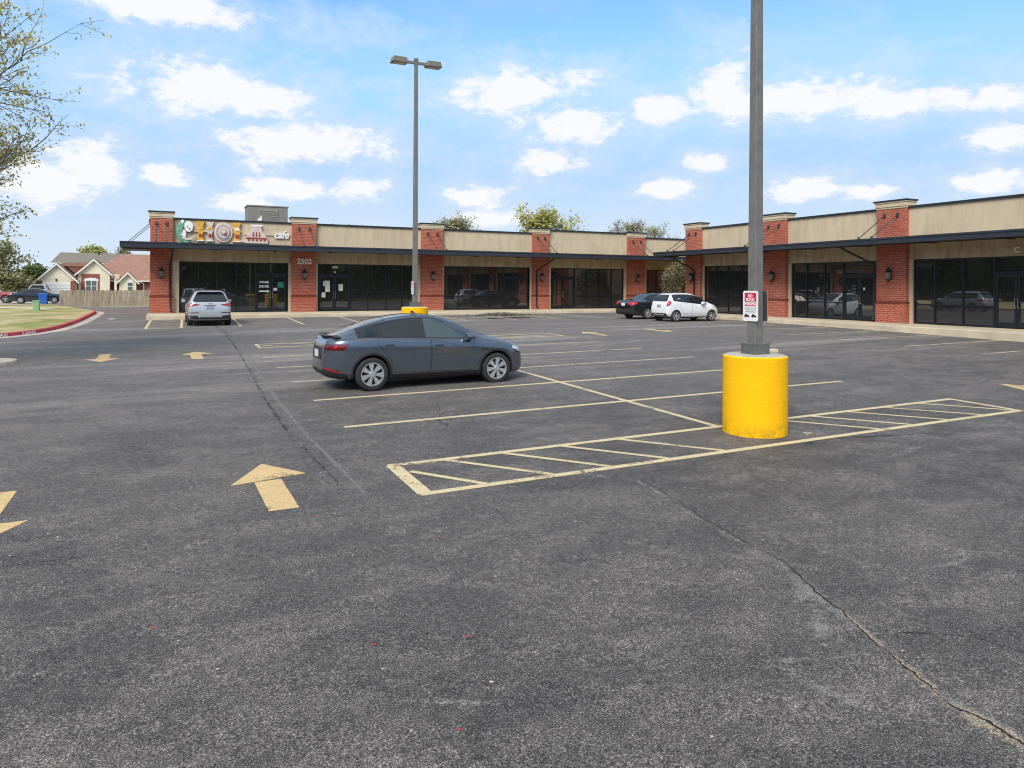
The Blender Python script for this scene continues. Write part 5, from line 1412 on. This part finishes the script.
# ------------------------------------------------------------------ TREES
def leaf_quads(mb, c, spread, n, size, rr, flat=1.0):
    for _ in range(n):
        d = Vector((rr.gauss(0, 1), rr.gauss(0, 1), rr.gauss(0, 1) * flat)); p = c + d * spread
        a = Vector((rr.gauss(0, 1), rr.gauss(0, 1), rr.gauss(0, 1))).normalized(); b = a.orthogonal().normalized()
        s_ = size * rr.uniform(.55, 1.3)
        mb.add([p - a * s_, p + b * s_ * .55, p + a * s_, p - b * s_ * .55], [(0, 1, 2, 3)])
def bend(p, d, L, k, rr, wob, lift=0.0):
    pts = [p.copy()]; d = d.normalized()
    for i in range(k):
        d = (d + Vector((rr.gauss(0, wob), rr.gauss(0, wob), rr.gauss(0, wob) + lift))).normalized()
        pts.append(pts[-1] + d * L / k)
    return pts, d
def tree(x, y, h, crown_r, label, leafmat, z=None, bole=.22, prim=14, sec=6, twig=4, leaves=5, leaf=.12, spread=.25, r0=.16, seed=1, up=.6, group=None, cat='tree', skirt=.25, sub=True):
    rr = random.Random(seed); z = g(x, y) if z is None else z
    t = thing('leafy_tree', label, cat, (x, y, z), group=group)
    tr = MB(); lf = MB(); br = MB()
    trunk, _ = bend(Vector((x, y, z - .1)), Vector((rr.uniform(-.05, .05), rr.uniform(-.05, .05), 1)), h * .86, 9, rr, .05, .1)
    tr.tube(trunk, [r0 * (1.25 if i == 0 else 1) * (1 - .088 * i) for i in range(10)], 9)
    def at(f):
        q = f * 9; i = min(8, int(q)); return trunk[i].lerp(trunk[i + 1], q - i)
    for i in range(prim):
        f = bole + (1 - bole) * (i + rr.random()) / prim
        a = i * 2.399 + rr.uniform(-.5, .5)
        prof = max(.22, math.sin(math.pi * min(1, (.18 + .82 * (f - bole) / (1 - bole)))) ** .7) if f > bole else .3
        L = crown_r * prof * rr.uniform(.8, 1.15)
        d = Vector((math.cos(a), math.sin(a), up * rr.uniform(.6, 1.3) + .4 * (f - .5)))
        pts, _ = bend(at(f), d, L, 6, rr, .11, .04)
        r1 = r0 * .36 * (1 - .55 * f)
        br.tube(pts, [r1 * (1 - .14 * j) for j in range(7)], 5)
        for j in range(sec):
            q = rr.uniform(.25, 1.0) * 6; k = min(5, int(q)); p = pts[k].lerp(pts[k + 1], q - k)
            dd = (pts[k + 1] - pts[k]).normalized() + Vector((rr.gauss(0, .6), rr.gauss(0, .6), rr.gauss(.12, .45)))
            p2, _ = bend(p, dd, L * rr.uniform(.22, .5), 4, rr, .16, .03)
            br.tube(p2, [r1 * .42 * (1 - .2 * m_) for m_ in range(5)], 4, cap=False)
            for m_ in range(twig):
                q2 = rr.uniform(.2, 1.0) * 4; k2 = min(3, int(q2)); p3 = p2[k2].lerp(p2[k2 + 1], q2 - k2)
                d3 = (p2[k2 + 1] - p2[k2]).normalized() + Vector((rr.gauss(0, .7), rr.gauss(0, .7), rr.gauss(.1, .5)))
                if sub:
                    p4, _ = bend(p3, d3, L * rr.uniform(.08, .2), 2, rr, .2)
                    br.tube(p4, [r1 * .16, r1 * .12, r1 * .06], 3, cap=False)
                    for w in p4[1:]: 
                        if leaves: leaf_quads(lf, w, spread, leaves if rr.random() > .15 else 1, leaf, rr)
                else: leaf_quads(lf, p3 + d3 * L * .08, spread, leaves, leaf, rr)
    T = tr.build('trunk', 'bark', t, recalc=False); br.build('branches', 'twig', t, recalc=False)
    if lf.v: lf.build('crown', leafmat, t, recalc=False)
    return t
# foreground tree whose branches enter from the left
tree(-5.9, 22.2, 10.8, 3.85, 'near tree with thin bare branches and tiny yellow-green buds on the kerbed island', 'bud_leaf', z=g(-6.3, 22.4) + .1, bole=.24, prim=74, sec=8, twig=5, leaves=6, leaf=.048, spread=.08, r0=.17, seed=21, up=.66)
# trees beyond the strip
tree(41.2, 75, 11.2, 3.4, 'yellow-green spring tree rising behind the raised middle parapet', 'spring_leaf', bole=.35, prim=22, sec=9, twig=5, leaves=5, leaf=.22, spread=.40, seed=4, r0=.24)
tree(56.5, 80, 10.9, 3.9, 'nearly bare rounded tree behind the parapet right of the yellow-green tree', 'olive_leaf', bole=.4, prim=30, sec=10, twig=6, leaves=1, leaf=.13, spread=.2, seed=6, r0=.22, up=.9)
tree(63.5, 84, 11.3, 3.6, 'thin sparse tree just left of the right wing corner pilaster', 'olive_leaf', bole=.4, prim=26, sec=10, twig=6, leaves=1, leaf=.12, spread=.2, seed=8, r0=.2, up=.9)
tree(29.2, 75, 9.5, 2.9, 'low olive tree showing above the roof right of the far lamp pole', 'olive_leaf', bole=.4, prim=30, sec=10, twig=6, leaves=2, leaf=.15, spread=.3, seed=9, r0=.2, up=.9)
tree(17.0, 80, 8.35, 2.6, 'tuft of treetop barely clearing the roof left of the far lamp pole', 'olive_leaf', bole=.4, prim=16, sec=7, twig=4, leaves=3, leaf=.15, spread=.3, seed=10, r0=.2, up=.9)
# left background
tree(-23.2, 123, 6.9, 5.2, 'broad olive-green tree at the far left above the red pickup truck', 'olive_leaf', bole=.14, prim=26, sec=9, twig=4, leaves=10, leaf=.26, spread=.5, seed=14, r0=.3, up=.35, sub=False)
tree(-19.9, 145, 4.9, 2.2, 'small round green tree left of the white garage gable', 'green_leaf', bole=.12, prim=22, sec=8, twig=4, leaves=12, leaf=.24, spread=.4, seed=15, sub=False, up=.4)
tree(-18.4, 121, 2.7, 1.8, 'dense dark green shrub beside the white SUV', 'olive_leaf', bole=.08, prim=18, sec=7, twig=4, leaves=12, leaf=.2, spread=.32, seed=19, sub=False, up=.4, cat='shrub')
tree(-13.4, 176, 10.3, 3.0, 'yellow-green tree rising behind the red-brown roof', 'spring_leaf', bole=.2, prim=24, sec=9, twig=4, leaves=8, leaf=.3, spread=.5, seed=16, r0=.3, sub=False)
tree(-8.2, 182, 10.3, 2.4, 'smaller darker treetop just right of the yellow-green one over the red roof', 'olive_leaf', bole=.3, prim=20, sec=8, twig=4, leaves=4, leaf=.25, spread=.5, seed=17, r0=.25, sub=False)
# corner bush
def bush(x, y, h, r, label, seed):
    rr = random.Random(seed); z = .89
    t = thing('evergreen_bush', label, 'bush', (x, y, z))
    st = MB(); lf = MB()
    for k in range(9):
        a = rr.uniform(0, 6.28); pts, _ = bend(Vector((x + .12 * math.cos(a), y + .12 * math.sin(a), z - .05)), Vector((math.cos(a) * .35, math.sin(a) * .35, 1)), h * .75, 5, rr, .1)
        st.tube(pts, [.05, .042, .035, .028, .02, .01], 5)
    for k in range(900):
        f = rr.random() ** .8; a = rr.uniform(0, 6.28)
        prof = r * (.55 + .62 * math.sin(math.pi * min(1, f * .8 + .16))) * (1 + .16 * math.sin(3 * a + 5 * f) + .1 * math.sin(7 * f + a))
        if f > .86: prof *= max(.25, (1 - f) / .14)
        q = prof * rr.uniform(.72, 1.02)
        leaf_quads(lf, Vector((x + q * math.cos(a), y + q * math.sin(a), z + .1 + f * (h - .1))), .12, 8, .075, rr)
    st.build('stems', 'bark', t, recalc=False); lf.build('foliage', 'bush_leaf', t, recalc=False)
bush(30.95, 38.2, 3.15, 1.0, 'tall rounded evergreen bush with reddish tips in the inside corner of the strip', 3)

# wood seen only in the shop windows, across the street behind the viewpoint
def treeline():
    rr = random.Random(31); lf = MB()
    for k in range(190):
        if k < 100: x, y = -75 + 190 * k / 100, -72 + rr.uniform(-8, 8)
        else: x, y = -74 + rr.uniform(-8, 8), -70 + 220 * (k - 100) / 90
        z = g(x, y); h = rr.uniform(8, 15); r = rr.uniform(3, 4.8)
        lf.lathe([(r * .8 * math.sin(math.pi * (.10 + .86 * q / 8)), .2 + h * q / 8) for q in range(9)], 9, (x, y, z), 'z', 0, False)
        for _ in range(75):
            a = rr.uniform(0, 6.28); f = rr.random(); q = r * math.sin(math.pi * (.12 + .86 * f)) * rr.random() ** .4
            leaf_quads(lf, Vector((x + q * math.cos(a), y + q * math.sin(a), z + .3 + f * h)), .6, 4, .8, rr)
    o = lf.build('treeline', 'dark_leaf', None, recalc=False); o['kind'] = 'stuff'; o['label'] = 'far wood across the street mirrored in the shop windows'
treeline()

# litter and loose stones on the asphalt
def litter():
    rr = random.Random(17); st = MB()
    for _ in range(150):
        x, y = rr.uniform(-1.5, 9), rr.uniform(2.2, 9)
        s_ = rr.uniform(.005, .013); z = g(x, y) + .003
        st.add([(x - s_, y - s_ * .6, z), (x + s_, y - s_, z + .004), (x + s_ * .8, y + s_, z), (x - s_, y + s_ * .7, z + .006)], [(0, 1, 2, 3)], rr.choice((0, 0, 0, 0, 1, 2, 2)))
    for x, y in ((8.75, 7.85), (8.8, 7.8), (8.7, 7.76)):
        s_ = .035; z = g(x, y) + .004; st.add([(x - s_, y - s_ * .6, z), (x + s_, y - s_, z + .012), (x + s_ * .8, y + s_, z + .003), (x - s_, y + s_ * .7, z + .012)], [(0, 1, 2, 3)], 0)
    o = st.build('litter', ['gutter_concrete', 'letter_maroon', 'crack_stone'] if 'crack_stone' in M else ['gutter_concrete', 'kerb_red', 'rubble'], None, recalc=False)
    o['kind'] = 'stuff'; o['label'] = 'loose stones and leaf crumbs on the asphalt'
litter()
def rubble():
    rr = random.Random(23); mb = MB()
    for _ in range(260):
        u = rr.gauss(0, 1); x, y = 17.9 + u * .8, 38.3 + rr.gauss(0, .28)
        hgt = .11 * math.exp(-(u * u) / 1.6); s_ = rr.uniform(.04, .12); z = g(x, y) + rr.uniform(0, 1) * hgt
        vs = [(x + s_ * a * rr.uniform(.6, 1.2), y + s_ * b * rr.uniform(.6, 1.2), z + s_ * c * rr.uniform(.4, .8)) for a in (-1, 1) for b in (-1, 1) for c in (-1, 1)]
        mb.add(vs, [(0, 1, 3, 2), (4, 6, 7, 5), (0, 4, 5, 1), (2, 3, 7, 6), (0, 2, 6, 4), (1, 5, 7, 3)])
    o = mb.build('rubble', 'rubble'); o['kind'] = 'stuff'; o['label'] = 'low dark heap of broken asphalt by the sidewalk'
rubble()
mb = MB()
drape(mb, [(15.6, 35.0), (16.8, 34.8), (18.2, 35.2), (18.4, 35.7), (17.2, 36.0), (15.9, 35.7)], .003, .5); pd = mb.build('puddle', 'shop_glass', lot, recalc=False)

# ------------------------------------------------------------------ SKY AND SUN
SUN_EL, SUN_AZ = 43, 226       # azimuth measured clockwise from +Y
world = bpy.data.worlds.new('World'); scene.world = world; world.use_nodes = True; world.cycles.sampling_method = 'MANUAL'; world.cycles.sample_map_resolution = 256
nt = world.node_tree; nt.nodes.clear(); n = N(nt)
sky = n.node('ShaderNodeTexSky', sky_type='NISHITA'); sky.sun_disc = False
sky.sun_elevation = R(SUN_EL); sky.sun_rotation = R(SUN_AZ); sky.altitude = 200; sky.air_density = 1.0; sky.dust_density = .6; sky.ozone_density = 1.6
d = n.node('ShaderNodeTexCoord').outputs['Generated']
sp = n.node('ShaderNodeSeparateXYZ'); n.put(sp.inputs[0], d)
az = n.math('MULTIPLY', n.math('ARCTAN2', sp.outputs[0], sp.outputs[1]), 180 / math.pi)
el = n.math('MULTIPLY', n.math('ARCSINE', sp.outputs[2]), 180 / math.pi)
ae = n.node('ShaderNodeCombineXYZ'); n.put(ae.inputs[0], az); n.put(ae.inputs[1], n.math('MULTIPLY', el, 1.8))
w1 = n.noise(ae.outputs[0], .22, 6, .6, .35); w2 = n.noise(ae.outputs[0], .9, 3, .65)
clouds = [(2.1, 13.7, 5.8, 2.1), (6.2, 13.5, 4.2, 1.7), (9.4, 10.2, 6.4, 1.8), (-.2, 18.9, 9.6, 1.1), (26.6, 14.9, 5.9, 1.7), (31.1, 12.4, 4.3, 1.5), (42.1, 14.7, 2.7, 2.3), (47.6, 13.4, 7.7, 1.5), (37.6, 13.4, 2.4, 1.3), (54.5, 12.6, 5.0, 1.1),
          (60.1, 12.2, 2.1, 1.1), (60.0, 9.8, 2.2, 1.0), (40.9, 9.4, 1.6, .8), (-4.4, 7.8, 2.4, 1.9), (.1, 7.6, 1.8, .9), (8.7, 7.0, 4.1, .9), (5.0, 6.0, 2.4, .8), (23.5, 6.9, 2.7, 1.1), (23.7, 5.2, 3.2, .8), (28.5, 9.5, 3.6, 1.2), (47.7, 6.8, 3.6, 1.1), (59.2, 6.9, 2.4, .9), (37.5, 7.3, 2.4, .9), (52.3, 6.6, 2.6, .8), (13.9, 7.4, 2.3, .9), (-7.4, 6.2, 3.2, 1.8)]
wob = n.math('MULTIPLY', n.math('SUBTRACT', w1, .47), 2.0)
wob2 = n.math('MULTIPLY', n.math('SUBTRACT', w2, .5), .8)
wsum = n.math('ADD', wob, wob2)
dens = None
aev = n.node('ShaderNodeCombineXYZ'); n.put(aev.inputs[0], az); n.put(aev.inputs[1], el)
for a, e, wa, we in clouds:
    vs_ = n.node('ShaderNodeVectorMath', operation='SUBTRACT'); n.put(vs_.inputs[0], aev.outputs[0]); vs_.inputs[1].default_value = (a, e + .15 * we, 0)
    vm_ = n.node('ShaderNodeVectorMath', operation='MULTIPLY'); n.put(vm_.inputs[0], vs_.outputs[0]); vm_.inputs[1].default_value = (1 / (wa * 1.14), 1 / (we * 1.14), 0)
    vl_ = n.node('ShaderNodeVectorMath', operation='LENGTH'); n.put(vl_.inputs[0], vm_.outputs[0]); q = vl_.outputs['Value']
    v = n.math('SUBTRACT', 1.0, q)
    dens = v if dens is None else n.math('MAXIMUM', dens, v)
dens = n.math('ADD', dens, wsum)
mask = n.math('MULTIPLY', n.maprange(dens, -.16, .62), .95)
# unseen broken cloud added over the rest of the dome, whitens the light
zz = n.math('ADD', n.math('MAXIMUM', sp.outputs[2], 0.0), .12)
pv = n.node('ShaderNodeCombineXYZ'); n.put(pv.inputs[0], n.math('DIVIDE', sp.outputs[0], zz)); n.put(pv.inputs[1], n.math('DIVIDE', sp.outputs[1], zz))
gen = n.maprange(n.noise(pv.outputs[0], 1.1, 4, .6, .3), .36, .56)
gen = n.math('MULTIPLY', gen, n.maprange(el, 19.5, 27))
thin = n.math('MULTIPLY', n.maprange(n.noise(ae.outputs[0], .07, 4, .6, .5), .48, .75), .34)
haze = n.math('MULTIPLY', n.math('MULTIPLY', n.maprange(el, 11, 1), .62), n.maprange(n.noise(ae.outputs[0], .16, 4, .6, .4), .30, .62))
veil = n.math('MULTIPLY', n.maprange(n.math('ADD', dens, n.math('MULTIPLY', wsum, .8)), -1.1, .35), .42)
mask = n.math('MAXIMUM', mask, veil)
full = n.math('MAXIMUM', n.math('MAXIMUM', mask, gen), n.math('MAXIMUM', thin, haze))
shade = n.maprange(n.math('ADD', dens, n.math('MULTIPLY', n.math('SUBTRACT', w2, .5), .9)), .0, .62)
ccol = n.mix(shade, (4.9, 5.5, 6.35), (6.5, 6.52, 6.6))
blue = n.mix(1.0, sky.outputs[0], (1.14, 1.54, 1.62), 'MULTIPLY')
hs = n.node('ShaderNodeHueSaturation'); hs.inputs['Saturation'].default_value = 1.0; hs.inputs['Value'].default_value = 1.0; n.put(hs.inputs['Color'], blue)
hz = n.mix(n.maprange(el, -1, 9, 0, 1, False), (4.95, 5.75, 6.55), (3.05, 4.65, 6.65))
low2 = n.mix(n.maprange(el, 23, 9, 0.0, 1.0), hs.outputs[0], hz)
col = n.mix(full, low2, ccol)
bg = n.node('ShaderNodeBackground'); n.put(bg.inputs[0], col); bg.inputs[1].default_value = .15
wo = n.node('ShaderNodeOutputWorld'); nt.links.new(bg.outputs[0], wo.inputs[0])
sl = bpy.data.lights.new('sun', 'SUN'); sl.energy = 3.75; sl.angle = R(28); sl.color = (1, .93, .83)
so = bpy.data.objects.new('sun', sl); C.objects.link(so)
sd = Vector((math.sin(R(SUN_AZ)) * math.cos(R(SUN_EL)), math.cos(R(SUN_AZ)) * math.cos(R(SUN_EL)), math.sin(R(SUN_EL))))
so.rotation_euler = (-sd).to_track_quat('-Z', 'Y').to_euler()

# ------------------------------------------------------------------ CAMERA
cd = bpy.data.cameras.new('camera'); cd.sensor_width = 36; cd.lens = 36 * 720 / 1024; cd.shift_y = -98 / 1024
cd.clip_start = .05; cd.clip_end = 6000
co = bpy.data.objects.new('camera', cd); C.objects.link(co)
co.matrix_world = Matrix.Translation((0, 0, 2.46)) @ Matrix.Rotation(R(-25.9), 4, 'Z') @ Matrix.Rotation(R(90), 4, 'X') @ Matrix.Rotation(R(.3), 4, 'Z')
scene.camera = co
scene.view_settings.view_transform = 'Standard'; scene.view_settings.look = 'None'; scene.view_settings.exposure = 0
scene.cycles.filter_width = 1.1; scene.cycles.max_bounces = 6; scene.cycles.transparent_max_bounces = 8
